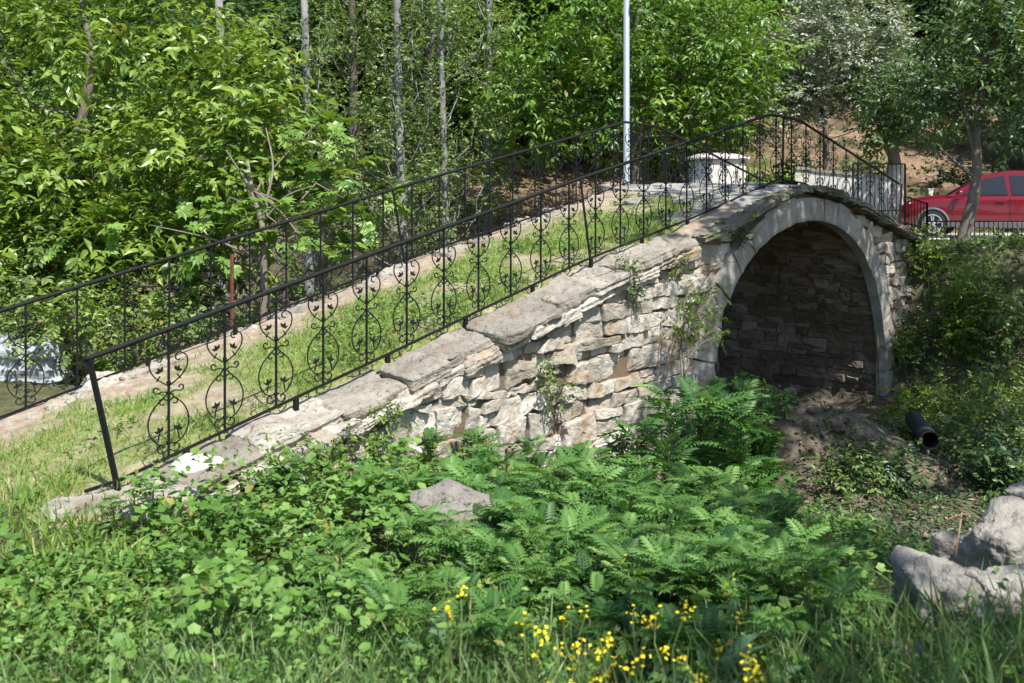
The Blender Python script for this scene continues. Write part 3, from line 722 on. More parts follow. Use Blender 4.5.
def wallseg(name, label, a, b, z0a, z0b, ztop_a, ztop_b, th, cap, mt):
    a = np.array(a); b = np.array(b); d = norm(b - a); n = np.array([-d[1], d[0]]) * th / 2
    r = empty(name, (*((a + b) / 2), z0a), label, 'wall'); o = np.array(r.location); L = 14
    m = MB()
    for i in range(L):      # uneven top, laid as one wall
        pass
    t = np.linspace(0, 1, L); P = a + (b - a) * t[:, None]; top = ztop_a + (ztop_b - ztop_a) * t + rng.normal(0, .012, L); bot = z0a + (z0b - z0a) * t - .2
    V = np.stack([np.column_stack([P - n, bot]), np.column_stack([P - n, top]), np.column_stack([P + n, top]), np.column_stack([P + n, bot])], 1).reshape(-1, 3)
    m.add(V, [(i * 4 + j, i * 4 + j + 1, i * 4 + j + 5, i * 4 + j + 4) for i in range(L - 1) for j in range(3)] + [(0, 3, 2, 1), (L * 4 - 4, L * 4 - 3, L * 4 - 2, L * 4 - 1)])
    m.build('body', mt, r, False, o)
    if cap:
        m = MB(); n2 = n * 1.25; V = np.stack([np.column_stack([P - n2, top + .003]), np.column_stack([P - n2, top + .07]), np.column_stack([P + n2, top + .07]), np.column_stack([P + n2, top + .003])], 1).reshape(-1, 3)
        m.add(V, [(i * 4 + j, i * 4 + (j + 1) % 4, i * 4 + (j + 1) % 4 + 4, i * 4 + j + 4) for i in range(L - 1) for j in range(4)] + [(0, 1, 2, 3), (L * 4 - 1, L * 4 - 2, L * 4 - 3, L * 4 - 4)]); m.build('coping', M['ring'], r, False, o)
    return r
pa, pb = at(795, 170, 22.5), at(890, 176, 22.0)
wallseg('low_wall', 'low whitewashed wall behind the iron fence panel past the bridge', pa[:2], pb[:2], float(H(*pa[:2])), float(H(*pb[:2])), pa[2], pb[2] - .08, .25, True, M['white_wall'])
c = at(934, 194, 29.2); zg = float(H(c[0], c[1])); m = MB(); box(m, (0, 0, .5), (.44, .3, 1.15 + max(0, c[2] + .3 - zg - 1.0))); o = m.build('concrete_block', M['white_wall'], None, bevel=.02); o.location = (c[0], c[1], zg); tag(o, 'upright white concrete block standing behind the front of the red car', 'block')

def fence(label, a, b, h, k, za, zb2, gap=.0, post_h=.0):
    a = np.array(a); b = np.array(b); r = empty('iron_fence', (*a, za), label, 'fence', 'fences by the road'); o = np.array([*a, za])
    def pt(t, z): return np.array([*(a + (b - a) * t), za + (zb2 - za) * t + z])
    for z, nm in ((h, 'top_rail'), (.10, 'bottom_rail')):
        m = MB(); tube(m, [pt(0, z), pt(.5, z), pt(1, z)], .018, 4); m.build(nm, M['iron'], r, False, o)
    for t in np.linspace(0, 1, k):
        m = MB(); tube(m, [pt(t, .02 if 0 < t < 1 else -.1), pt(t, h * .5), pt(t, h + (post_h if t in (0., 1.) else 0))], .009 if 0 < t < 1 else .022, 4); m.build('bar' if 0 < t < 1 else 'post', M['iron'], r, False, o)
    return r
a, b2 = at(927, 240, 20.2), at(1130, 240, 20.4)
za = float(H(a[0], a[1])); fence('low black bar fence on the verge between the shrubs and the red car', a[:2], b2[:2], .42, 44, za, float(H(b2[0], b2[1])), post_h=.38)
a, b2 = at(853, 213, 19.6), at(905, 213, 19.9)
fence('upright black fence panel with close bars in front of the whitewashed wall', a[:2], b2[:2], (213 - 166) / F * 19.7 + .1, 13, at(0, 213, 19.6)[2] - .05, at(0, 213, 19.9)[2] - .05)
a, b2 = at(905, 215, 20.0), at(927, 222, 20.2)
fence('short black fence section ending at the front of the red car', a[:2], b2[:2], .62, 8, at(0, 215, 20)[2] - .25, at(0, 222, 20.2)[2] - .25)
for px, py, D, h, lb, mt in ((232, 272, 11.9, .40, 'rusty red iron post among the fig stems behind the far railing', 'rust'), (515, 226, 15.6, .30, 'short rusty orange peg at the far edge of the ramp grass', 'rust')):
    p = at(px, py, D); z0 = float(H(p[0], p[1])); s1, n1 = SN(p[0], p[1])
    if -2.7 < n1 < .4 : z0 = float(zdeck(s1))
    m = MB(); tube(m, [(p[0], p[1], z0 - .05), (p[0], p[1], (z0 + p[2] + h) / 2), (p[0], p[1], max(p[2] + h / 2, z0 + h * .8))], .022, 6); o = m.build('iron_post', M[mt]); tag(o, lb, 'post')
c = gp(934, 462, 9) + np.array([.12, .48, .03]); m = MB()
r = empty('drain_pipe', c + [0, 0, .14], 'dark drain pipe end with an ochre rim sticking out of the shaded bank', 'pipe'); d = norm(np.array([-.25, -.95, .05]))
t = np.linspace(0, 2 * math.pi, 21)[:-1]; e1 = norm(np.cross(d, UP)); e2 = np.cross(e1, d)
def ringpts(rr, off): return (d * off)[None] + rr * (np.cos(t)[:, None] * e1 + np.sin(t)[:, None] * e2)
V = np.vstack([ringpts(.11, -1.2), ringpts(.11, .25), ringpts(.10, .25), ringpts(.10, -.9)]); m.add(V, [(q * 20 + i, q * 20 + (i + 1) % 20, q * 20 + 20 + (i + 1) % 20, q * 20 + 20 + i) for q in range(3) for i in range(20)]); m.build('pipe_wall', M['pipe'], r, True)
m = MB(); V = np.vstack([ringpts(.112, .22), ringpts(.115, .256), ringpts(.097, .256), ringpts(.097, .18)]); m.add(V, [(q * 20 + i, q * 20 + (i + 1) % 20, q * 20 + 20 + (i + 1) % 20, q * 20 + 20 + i) for q in range(3) for i in range(20)]); m.build('rim', M['pipe_rim'], r, True)

# ================================================================ CAR
M['red'] = plain('red_paint', (.165, .004, .012), .28, .25, .04, 2, .5, .8)
M['glass'] = plain('dark_glass', (.018, .022, .025), .06, 0, .05, 2, .6)
M['rubber'] = plain('black_rubber', (.018, .018, .018), .8, 0, .15, 20, .3)
M['alloy'] = plain('alloy_rim', (.55, .55, .57), .3, .8, .05, 8)
M['lens'] = plain('lamp_lens', (.62, .62, .64), .12, .2, .05, 8)
M['clad'] = plain('grey_cladding', (.10, .10, .105), .6, 0, .1, 8)
hd = norm(np.array([-.86, .50])); nose = at(903, 215, 27.0); cc = nose[:2] - hd * 2.2
car = empty('parked_car', (*cc, float(H(*cc)) + .02), 'shiny red hatchback suv parked on the road behind the low bar fence', 'car', None, math.atan2(hd[1], hd[0]))
ST = [(2.21, .47, .68, .60, .72), (2.16, .36, .78, .74, .82), (2.04, .29, .88, .83, .92), (1.80, .26, .955, .885, 1.0), (1.3, .25, 1.00, .905, 1.06), (.85, .25, 1.03, .905, 1.10), (0, .25, 1.05, .91, 1.10), (-1.2, .25, 1.07, .91, 1.10), (-1.9, .28, 1.07, .90, 1.10), (-2.15, .36, 1.02, .84, 1.05), (-2.22, .45, .95, .76, 1.0)]
m = MB(); V = []
for x, zb0, zs, hw, zh in ST:
    half = [(hw * .90, zb0), (hw * .985, zb0 + .12), (hw, zb0 + .34), (hw * .985, zs - .13), (hw * .95, zs - .03), (hw * .84, zs + .012), (hw * .45, zh), (0, zh + .008)]
    sec = half + [(-y, z) for y, z in half[:-1][::-1]]; V += [(x, y, z) for y, z in sec]
L = 15; m.add(V, [(a * L + j, a * L + (j + 1) % L, (a + 1) * L + (j + 1) % L, (a + 1) * L + j) for a in range(len(ST) - 1) for j in range(L)] + [tuple(range(L)), tuple(range(len(V) - 1, len(V) - L - 1, -1))])
m.build('body', M['red'], car, True)
GP = [(1.02, 1.03, .80), (.62, 1.30, .70), (.18, 1.58, .62), (-.35, 1.675, .60), (-1.35, 1.655, .60), (-1.88, 1.38, .68), (-2.12, 1.05, .78)]
m = MB(); V = []
for x, z, hw in GP: V += [(x, .84, 1.02 if 0 else 1.03), (x, hw, z), (x, hw * .55, z + .03), (x, -hw * .55, z + .03), (x, -hw, z), (x, -.84, 1.03)]
m.add(V, [(a * 6 + j, a * 6 + j + 1, a * 6 + j + 7, a * 6 + j + 6) for a in range(len(GP) - 1) for j in range(5)]); m.build('roof', M['red'], car, False, None, .02)
def wy(z): return .84 + (.60 - .84) * (z - 1.03) / (1.655 - 1.03) + .022
for side in (1, -1):
    for P in ([(.66, 1.085), (.16, 1.48), (-.30, 1.565), (-.40, 1.085)], [(-.50, 1.085), (-.42, 1.565), (-1.25, 1.54), (-1.62, 1.12)]):
        m = MB(); q = [(x, side * wy(z), z) for x, z in P]; q2 = [(x, side * (wy(z) - .02), z) for x, z in P]; m.add(q + q2, [(0, 1, 2, 3), (7, 6, 5, 4)] + [(i, (i + 1) % 4, 4 + (i + 1) % 4, 4 + i) for i in range(4)]); m.build('side_window', M['glass'], car)
    m = MB(); q = catmull(np.array([(.78, side * .94, 1.08), (.70, side * .99, 1.12), (.62, side * 1.0, 1.12)]), 3); tube(m, q, [.03, .05, .06, .07, .08, .075, .05], 8); m.build('wing_mirror', M['red'], car, True)
    m = MB(); box(m, (0, side * .905, .33), (2.0, .05, .16)); m.build('sill', M['clad'], car, False, None, .02)
    for x, nm in ((-.25, 0), (-1.25, 0)):
        m = MB(); box(m, (x, side * .925, .93), (.20, .03, .03)); m.build('door_handle', M['red'], car, False, None, .01)
    for q in ([(-.46, side * .915, .45), (-.46, side * .922, .8), (-.46, side * .902, 1.04)], [(.86, side * .912, .5), (.86, side * .915, .8), (.80, side * .88, 1.03)]):
        m = MB(); tube(m, q, .006, 4); m.build('door_gap', M['rubber'], car)
    V, Fs = rock((.44, .12, .15), 9, 2.6, 0); V = rot3(V, 0, .22, -side * .42); m = MB(); m.add(V + np.array([1.98, side * .74, .80]), Fs); m.build('headlight', M['lens'], car, True)
    for x in (1.34, -1.32):
        cw = np.array([x, side * .80, .335]); a = np.linspace(0, 2 * math.pi, 25)[:-1]
        m = MB(); prof = [(.20, .10), (.30, .125), (.335, .10), (.345, 0), (.335, -.10), (.20, -.10)]
        m.add([(r_ * math.cos(t_), side * o_, r_ * math.sin(t_)) for r_, o_ in prof for t_ in a], [(p * 24 + i, p * 24 + (i + 1) % 24, p * 24 + 24 + (i + 1) % 24, p * 24 + 24 + i) for p in range(5) for i in range(24)])
        wh = m.build('wheel', M['rubber'], car, True); wh.location = cw
        m = MB(); a24 = a; m.add([(r_ * math.cos(t_), side * o_, r_ * math.sin(t_)) for r_, o_ in ((.245, .118), (.215, .122), (.205, .05)) for t_ in a24], [(p * 24 + i, p * 24 + (i + 1) % 24, p * 24 + 24 + (i + 1) % 24, p * 24 + 24 + i) for p in range(2) for i in range(24)])
        for q in range(5):
            for dq in (-.14, .14):
                t_ = q * 2 * math.pi / 5 + .3; tube(m, [(.04 * math.cos(t_ + dq * 2), side * .10, .04 * math.sin(t_ + dq * 2)), (.215 * math.cos(t_ + dq), side * .118, .215 * math.sin(t_ + dq))], .02, 4)
        V, Fs = rock((.11, .05, .11), 5, 3, 0); m.add(V + np.array([0, side * .105, 0]), Fs); m.build('rim', M['alloy'], wh)
        m = MB(); t_ = np.linspace(-.25, math.pi + .25, 18); tube(m, np.column_stack([x + .385 * np.cos(t_), np.full(18, side * .898), .335 + .385 * np.sin(t_)]), .034, 6); m.build('wheel_arch', M['clad'], car, True)
        m = MB(); m.add([(x, side * .9065, .335)] + [(x + .375 * math.cos(t), side * .9065, .335 + .375 * math.sin(t)) for t in np.linspace(0, 2 * math.pi, 25)] + [(x, side * .60, .335)] + [(x + .375 * math.cos(t), side * .60, .335 + .375 * math.sin(t)) for t in np.linspace(0, 2 * math.pi, 25)], [(0, i, i + 1) for i in range(1, 25)] + [(i, i + 1, i + 27, i + 26) for i in range(1, 25)]); m.build('dark_arch_disc', M['rubber'], car)  # dark disc on the uncut body stands in for the shaded wheel opening
m = MB(); q = [(1.0, .74, 1.06), (1.0, -.74, 1.06), (.22, -.58, 1.535), (.22, .58, 1.535)]; q = np.array(q) + np.array([.03, 0, .04]); m.add(np.vstack([q, q - [.02, 0, .02]]), BOXF); m.build('windscreen', M['glass'], car)
m = MB(); box(m, (2.19, 0, .60), (.07, .9, .16)); m.build('grille', M['rubber'], car, False, None, .02)
m = MB(); box(m, (2.10, 0, .36), (.16, 1.4, .14)); m.build('bumper', M['clad'], car, False, None, .03)

# ================================================================ TREES
OV = T_oval(); OVN = T_oval(.38, .08, .15); RH = T_rhomb()
def gz(x, y): return float(H(x, y))
def pix(*pts): return np.array([at(*p) for p in pts])
# broad leaved tree at the left
b = (-6.6, 14.6, gz(-6.6, 14.6))
C = np.vstack([clumps_in((-6.8, 14.8, 1.5), (3.5, 1.7, 2.7), 120, .45), clumps_in((-4.2, 14.4, .55), (1.55, 1.1, 1.45), 42, .5), clumps_in((-6.2, 13.6, -.2), (2.8, .8, 1.3), 52, .6), clumps_in((-5.6, 13.8, -1.1), (3.4, .7, .8), 46, .6)])
tree('broadleaf_tree', 'bright green broad leaved tree filling the upper left corner', 'tree', [b, (-6.5, 14.6, 0), (-6.2, 14.7, 1.6), (-6.4, 14.8, 3)], .11, .04, C, rng.uniform(.36, .56, len(C)), 66, .19, OVN, M['broad'], M['bark'], 22, droop=.45)
# fig tree behind the far railing
D = 12.9; b = at(263, 300, D); b[2] = gz(b[0], b[1])
C = pix(*[(x, y, D + d) for x, y, d in ((236, 225, .2), (205, 218, 0), (185, 235, .3), (165, 215, .5), (300, 225, -.1), (330, 215, .1), (350, 190, .5), (330, 165, .6), (300, 140, .6), (270, 120, .7), (240, 130, .8), (325, 245, -.2), (345, 225, 0), (370, 215, .3), (385, 190, .6), (310, 200, .8), (285, 185, .9), (215, 190, .7), (190, 190, .6), (245, 165, 1.), (300, 170, 1.), (280, 235, -.2), (360, 240, 0), (320, 120, .9), (345, 140, .9), (225, 245, -.3), (120, 225, 0), (90, 215, .1), (70, 235, -.1))])
root = empty('fig_tree', b, 'fig tree with pale forked trunk and lobed leaves behind the far railing', 'tree'); mb = MB()
mainp = np.vstack([[b], pix((264, 262, D), (262, 225, D), (252, 190, D + .1), (247, 160, D + .2))])
tube(mb, catmull(mainp, 4), np.linspace(.055, .024, 17), 8, .6)
for q, r_ in ((((252, 192, D + .1), (240, 172, D), (226, 150, D - .1)), .035), (((262, 225, D), (268, 195, D), (273, 165, D + .1), (266, 128, D + .3)), .042), (((263, 222, D), (285, 197, D - .1), (312, 186, D - .2)), .028), (((258, 208, D), (244, 203, D - .1), (230, 197, D - .2)), .022), (((272, 170, D + .1), (290, 150, D + .2), (318, 122, D + .5)), .018), (((264, 250, D), (300, 235, D), (345, 225, D + .1)), .03), (((262, 262, D), (215, 240, D), (150, 225, D + .2)), .03)):
    P = catmull(pix(*q), 4); tube(mb, P, np.linspace(r_ * .62, r_ * .2, len(P)), 6, .7)
for c in C[6:24:5]: tube(mb, wig(mainp[-2], c, 6, .1), np.linspace(.02, .006, 6), 5, .5)
mb.build('trunk', M['fig_bark'], root, True, b)
V, Tr, t = leaves(T_fig, C, .36, 24, .135, up=.8, outw=.5, rnd=.45, droop=.35); tri_mesh('crown', V, Tr, M['fig'], root, t, False, b)
# thin stems of the tree in front of its crown
# poplars
POP = [(401, 22.0, .14, 'poplar with a mottled grey trunk and leafy shoots in the middle of the grove'), (444, 22.6, .115, 'poplar with a white streaked thin trunk right of the mottled grey one'), (308, 24.2, .15, 'poplar with a pale trunk half hidden above the fig tree'), (254, 25.2, .13, 'slim pale poplar standing left of the poplar above the fig tree'), (222, 24.6, .17, 'pale thick poplar trunk rising over the edge of the broad leaved tree'), (352, 27.5, .16, 'dark poplar standing between the paler poplar trunks'), (487, 25.5, .12, 'leafy poplar at the right end of the grove beside the bright green tree'), (428, 26.5, .15, 'dark trunked poplar behind the gap between two paler poplars'), (376, 25.0, .10, 'thin twiggy poplar left of the mottled grey trunk')]
for i, (px, D, r0, lb) in enumerate(POP):
    if i in (3, 8): continue
    x = (px - CX) / F * D; b = np.array([x, D, gz(x, D)]); h = 6.8
    path = [b, b + (.05, 0, 1.6), b + (.02, .05, 3.4), b + (-.05 + .02 * i, .0, 5.4), b + (-.10, 0, 8.6)]
    zc = rng.uniform(.3, 7.6, 74); aa = rng.random(74) * 6.28; rr = rng.uniform(.25, 1.05, 74)
    C = b + np.column_stack([rr * np.cos(aa), rr * np.sin(aa), zc])
    if i < 2 : C = C[~((np.abs(C[:, 0] - x * C[:, 1] / D) < .16) & (C[:, 1] < D) & (zc > 2.2) & (rng.random(74) < .8))]
    root = empty('poplar_tree', b, lb, 'tree', 'poplars behind the bridge'); mb = MB(); tube(mb, catmull(path, 4), np.linspace(r0, r0 * .55, 17), 9, .55 if i not in (5, 7) else .05)
    for c in C[rng.permutation(len(C))[:46]]:
        z0 = max(.1, c[2] - b[2] - rng.uniform(.7, 1.3)); p0 = b + (0, 0, z0); tube(mb, wig(p0, c + (0, 0, .25), 6, .05, ((c - b)[0] * .2, (c - b)[1] * .2, -.1)), np.linspace(.017, .005, 6), 4, rng.uniform(.5, 1))
    mb.build('trunk', M['poplar_bark'] if i not in (5, 7) else M['bark'], root, True, b)  # a few trunks get the darker bark
    V, Tr, t = leaves(RH, C, rng.uniform(.3, .46, len(C)), 110, .092, up=.4, outw=.5, rnd=.8, flat=1.1, spray=5); tri_mesh('crown', V, Tr, M['poplar'], root, t, False, b)
# bright green tree in the middle
b = np.array([2.9, 23.4, gz(2.9, 23.4)]); C = np.vstack([clumps_in((2.9, 23.2, 3.3), (3.1, 2.0, 2.9), 165, .42), clumps_in((5.0, 22.6, 2.4), (1.1, 1.2, 1.6), 26, .5), clumps_in((.6, 22.9, 2.2), (1.2, 1.2, 1.5), 26, .5)])
tree('walnut_tree', 'dense bright green tree behind the lamp pole', 'tree', [b, b + (0, 0, 1.6), (2.8, 23.3, 2.6), (3, 23.2, 4.5)], .16, .05, C, rng.uniform(.36, .58, len(C)), 80, .17, OVN, M['walnut'], M['bark'], 22, droop=.5, flat=.6)
# grey leaved tree on the slope
b = at(826, 165, 29.5); b[2] = gz(b[0], b[1]); C = np.vstack([clumps_in((9.4, 29.6, 4.0), (2.5, 1.9, 1.9), 84, .3), clumps_in((8.3, 29.2, 2.8), (1.1, 1.0, 1.0), 26, .5), clumps_in((11.2, 29.2, 2.6), (1.1, 1.0, 1.2), 30, .5)])
tree('olive_tree', 'grey leaved tree with a thin dark trunk on the brown slope', 'tree', [b, at(826, 140, 29.5), at(824, 105, 29.5), at(832, 60, 29.6)], .11, .05, C, rng.uniform(.34, .56, len(C)), 175, .13, RH, M['olive'], M['bark'], 16, lr=.3)
# leaning tree with whitewashed foot
b = at(896, 196, 27.6); b[2] = gz(b[0], b[1]); path = [b, at(895, 165, 27.6), at(890, 140, 27.5), at(903, 110, 27.4), at(915, 70, 27.4)]
C = clumps_in(at(925, 95, 27.0), (1.9, 1.2, 1.3), 64, .5); C = np.vstack([C, clumps_in(at(890, 128, 27), (.9, .8, .5), 14, .5)])
lt = tree('leaning_tree', 'leaning dark trunked tree with a whitewashed foot beyond the fence panel', 'tree', path, .20, .07, C, rng.uniform(.35, .55, len(C)), 60, .17, OVN, M['dark'], M['bark'], 10)
m = MB(); P = np.array([b, path[1]]); tube(m, np.array([b + (0, 0, .0), (b + path[1]) / 2, path[1]]) - b, [.225, .215, .212], 10); m.build('lime_coat', M['lime'], lt, True)
b3 = at(912, 192, 28.3); b3[2] = gz(b3[0], b3[1])
# slim tree in front of the car
D = 19.4; b = at(958, 262, D); b[2] = min(b[2], gz(b[0], b[1])) - .05
path = [b] + list(pix((964, 235, D), (973, 200, D), (977, 165, D), (976, 135, D), (983, 85, D + .1), (994, 40, D + .2), (1004, -10, D + .3)))
C = np.vstack([clumps_in(at(985, 35, D), (1.3, 1.2, 1.35), 42, .5), clumps_in(at(1035, 60, D - .4), (1.1, 1, 1.4), 40, .5), clumps_in(at(935, 105, D + .6), (.85, .7, .6), 20, .5), clumps_in(at(1010, 130, D + .2), (.6, .5, .3), 8, .5)])
rt = empty('slim_tree', b, 'slim grey barked tree standing in front of the red car', 'tree'); mb = MB(); P = catmull(path, 4); tube(mb, P, np.interp(np.arange(len(P)), [0, 4, 10, 28], [.15, .125, .10, .05]), 9, .5)
for q, r_ in ((((976, 178, D), (962, 168, D - .1), (950, 157, D - .2), (940, 148, D - .3)), .04), (((976, 140, D), (985, 115, D), (1002, 85, D), (1022, 60, D - .2)), .045), (((975, 150, D), (966, 110, D + .1), (955, 80, D + .2), (945, 40, D + .2)), .04), (((977, 165, D), (968, 130, D - .1), (964, 100, D - .1)), .028)):
    P = catmull(pix(*q), 4); tube(mb, P, np.linspace(r_, r_ * .4, len(P)), 6, .5)
for c in C[rng.permutation(len(C))[:14]]: tube(mb, wig(path[5], c, 6, .1), np.linspace(.03, .008, 6), 5, .5)
mb.build('trunk', M['bark'], rt, True, b); V, Tr, t = leaves(OVN, C, .42, 42, .17, droop=.4); tri_mesh('crown', V, Tr, M['dark'], rt, t, False, b)
# trees standing to the right of and above the viewer: they shade the arch and the right bank
SHADE = [((9.6, 8.6), (7.0, 9.2, 6.5), (2.7, 3.3, 1.8), 120, 'walnut'), ((8.0, 2.6), (5.5, 2.9, 5.5), (2.2, 1.5, 1.3), 34, 'walnut'), ((12.8, 12.4), (10.0, 11.8, 6.7), (2.6, 3.0, 2.0), 36, 'walnut')]
for (bx, by), cc_, rr_, k, mt in SHADE:
    b = np.array([bx, by, gz(bx, by)]); C = clumps_in(cc_, rr_, k, .42)
    if 9 < cc_[1] < 10: C = np.vstack([C, clumps_in((7.7, 8.2, 5.3), (1.6, 1.5, 1.0), 22, .5)])
    if cc_[1] < 4: C = np.vstack([C, clumps_in((3.5, .2, 5.4), (1.3, 1.1, .8), 7, .5)])
    tree('walnut_tree', 'leafy tree standing outside the photo on the right bank', 'tree', [b, b + (-.1, 0, 2.2), np.array(cc_) * .4 + np.array([bx, by, 4.5]) * .6, cc_], .22, .08, C, rng.uniform(.5, .8, len(C)), 52, .24, OVN, M[mt], M['bark'], 16, 'trees outside the picture')
# trees on the hillside
def far_proto(kind, rx_, rz_, size, mt, T, per):
    C = clumps_in((0, 0, rz_ * 1.15), (rx_, rx_, rz_), 80, .42); root = empty('hillside_tree', (0, 0, 0), ' ', 'tree', 'trees on the hillside')
    mb = MB(); woody(mb, [(0, 0, -.4), (.1, 0, rz_ * .5), (0, .1, rz_ * 1.1), (0, 0, rz_ * 1.6)], .18, .05, C, 14); mb.build('trunk', M['bark'], root, True)
    V, Tr, t = leaves(T, C, rng.uniform(.6, .9, 80) * rx_ / 2.6, per, size); tri_mesh('crown', V, Tr, mt, root, t); return root
PR = [far_proto(0, 2.7, 3.2, .24, M['dark'], RH, 110), far_proto(1, 2.4, 2.8, .24, M['shrub'], RH, 110), far_proto(2, 2.9, 3.0, .24, M['walnut'], RH, 110), far_proto(3, 2.6, 2.6, .22, M['olive'], RH, 110)]
FT = [(-60, 31, 1), (40, 34, 0), (120, 31, 2), (185, 33, 0), (235, 36, 1), (290, 31.5, 0), (340, 34, 0), (390, 30.5, 1), (440, 33, 0), (490, 31, 1), (540, 30, 2), (590, 33, 1), (640, 30, 0), (690, 33.5, 2), (730, 38, 2), (770, 43, 1), (830, 44, 0), (890, 42, 0), (945, 44, 1), (1005, 43, 0), (1065, 42, 1), (1095, 29.5, 0), (1140, 33, 1), (1075, 35, 0), (0, 40, 0), (90, 42, 1), (210, 44, 0), (330, 45, 1), (430, 43, 0), (520, 42, 1), (600, 44, 0), (680, 46, 0), (760, 48, 1), (840, 50, 0), (920, 50, 1), (1000, 49, 0), (1060, 48, 0), (150, 55, 0), (300, 57, 1), (450, 56, 0), (560, 58, 1), (660, 58, 0), (760, 60, 0), (860, 62, 0), (960, 62, 1)]  # the nearer trees past the right edge are added to shade the slope
used = set()
for px, D, kd in FT:
    x = (px - CX) / F * D; r = PR[kd] if kd not in used else copy_tree(PR[kd]); used.add(kd)
    sc = rng.uniform(.85, 1.2); r.location = (x, D, gz(x, D) + .1); r.rotation_euler = (0, 0, rng.random() * 6.28); r.scale = (sc, sc, sc * rng.uniform(.95, 1.25))
    r['label'] = 'leafy tree far up the wooded hillside behind the bridge' if D > 40 else ['dark green tree at the foot of the hillside behind the poplars', 'mid green tree at the foot of the hillside behind the poplars', 'light green tree at the foot of the hillside behind the bridge', 'grey tree on the hillside'][kd]
for kd in range(4):
    if kd not in used:
        for o in list(PR[kd].children) + [PR[kd]]: bpy.data.objects.remove(o)

# ================================================================ SHRUBS
def mound(px, py, D, w, d, h, k, T, mt, per, size, name, label, group=None, rad=.3, **kw):
    c = at(px, py, D); s1, n1 = SN(c[0], c[1]); z0 = gz(c[0], c[1]); h = h if h else max(.4, c[2] - z0)
    C = clumps_in((c[0], c[1], z0 + h * .5), (w, d, h * .55), k, .5); C[:, 2] = np.maximum(C[:, 2], H(C[:, 0], C[:, 1]) + .08)
    return shrub(name, label, (c[0], c[1], z0), C, rng.uniform(rad * .8, rad * 1.2, k), per, size, T, mt, stems=max(4, k // 5), group=group, **kw)
g1 = 'shrubs along the far railing'
for px, D, w, h, k, T, mt, per, sz, lb in [
        (20, 11.6, .8, 1.2, 26, OV, 'shrub', 60, .075, 'shrub at the left edge beside the pale rock'), (85, 11.8, .8, 1.25, 28, OVN, 'broad', 60, .085, 'light green shrub right of the pale rock behind the far railing'),
        (150, 12.0, .9, 1.2, 30, OV, 'shrub', 60, .07, 'dense small leaved shrub left of the fig trunk'), (215, 12.2, .8, 1.1, 26, OV, 'dark', 60, .075, 'dark green shrub around the rusty red post'),
        (305, 12.8, .9, 1.1, 28, OV, 'shrub', 60, .07, 'shrub below the pale fig branches on the right'), (372, 13.6, 1.0, 1.5, 34, OV, 'broad', 60, .085, 'bright leafy shrub in front of the mottled poplar trunk'),
        (430, 15.0, 1.0, 1.4, 34, RH, 'shrub', 80, .07, 'twiggy shrub in front of the white streaked poplar'), (482, 16.2, 1.0, 1.3, 32, RH, 'poplar', 80, .075, 'thin leaved shrub left of the rusty orange peg'),
        (-15, 12.8, .8, 2.0, 34, OVN, 'broad', 60, .11, 'tall shrub reaching into the picture at the left edge under the big tree'), (60, 13.0, .9, 1.9, 34, OV, 'shrub', 60, .095, 'tall shrub behind the light green one right of the pale rock'),
        (135, 13.2, .9, 1.9, 34, OVN, 'broad', 60, .10, 'tall leafy shrub under the big tree left of the fig'), (205, 13.6, .9, 1.9, 34, OV, 'shrub', 60, .09, 'tall shrub just left of the forked fig trunk'), (290, 14.2, 1.0, 1.9, 34, OV, 'dark', 60, .09, 'tall dark shrub filling the gap behind the fig branches'),
        (350, 15.0, 1.0, 2.0, 36, OV, 'shrub', 60, .09, 'tall shrub between the fig and the mottled poplar'), (410, 17.0, 1.1, 1.9, 36, RH, 'shrub', 90, .085, 'tall shrub standing close to the mottled poplar'), (465, 18.5, 1.1, 1.7, 36, RH, 'poplar', 90, .085, 'pale twiggy shrub right of the white streaked poplar'), (520, 20.5, 1.1, 1.5, 34, RH, 'shrub', 90, .09, 'loose shrub in front of the pinkish earth bank'),
        (545, 18.0, 1.1, 1.4, 34, RH, 'dark', 80, .085, 'dark shrub behind the far railing left of the lamp pole'), (596, 19.2, 1.0, 1.3, 30, RH, 'shrub', 80, .085, 'small shrub just left of the lamp pole foot'), (660, 20.2, 1.0, 1.4, 30, RH, 'walnut', 80, .095, 'green shrub between the lamp pole and the plaster block'),
        (762, 21.5, .9, 1.6, 26, OVN, 'walnut', 50, .12, 'bush just right of the plaster block behind the apex of the bridge'), (830, 25.5, 1.0, 1.2, 20, OVN, 'dark', 50, .12, 'low dark bush behind the whitewashed wall')]:
    x = (px - CX) / F * D; c = (x, D, gz(x, D)); C = clumps_in((x, D, c[2] + h * .52), (w, .55, h * .55), k, .5)
    shrub('shrub', lb, c, C, rng.uniform(.22, .34, k), per, sz, T, M[mt], stems=9, group=g1)
for px, D, lb in ((765, 31, 'low bush on the brown slope left of the thin dark trunk'), (795, 33.5, 'small bush on the brown slope behind the apex railing'), (850, 31.5, 'low bush on the brown slope right of the thin dark trunk'), (872, 34, 'small dark bush high on the brown slope'), (925, 31, 'low bush on the brown slope behind the white block'), (955, 33, 'bush on the brown slope above the bonnet of the red car'), (1005, 31.5, 'bush on the brown slope above the roof of the red car')):
    x = (px - CX) / F * D; C = clumps_in((x, D, gz(x, D) + .4), (.9, .5, .5), 18, .5); shrub('bush', lb, (x, D, gz(x, D)), C, rng.uniform(.25, .4, 18), 50, .13, OV, M['dark'] if px % 2 else M['shrub'], group='bushes on the brown slope')
X = rng.uniform(3, 26, 9000); Y = rng.uniform(28.8, 44, 9000); k = fbm2(X, Y, .5, 3, 61) > .0; X, Y = X[k], Y[k]; nr = norm(UP + rng.normal(size=(len(X), 3)) * .6)
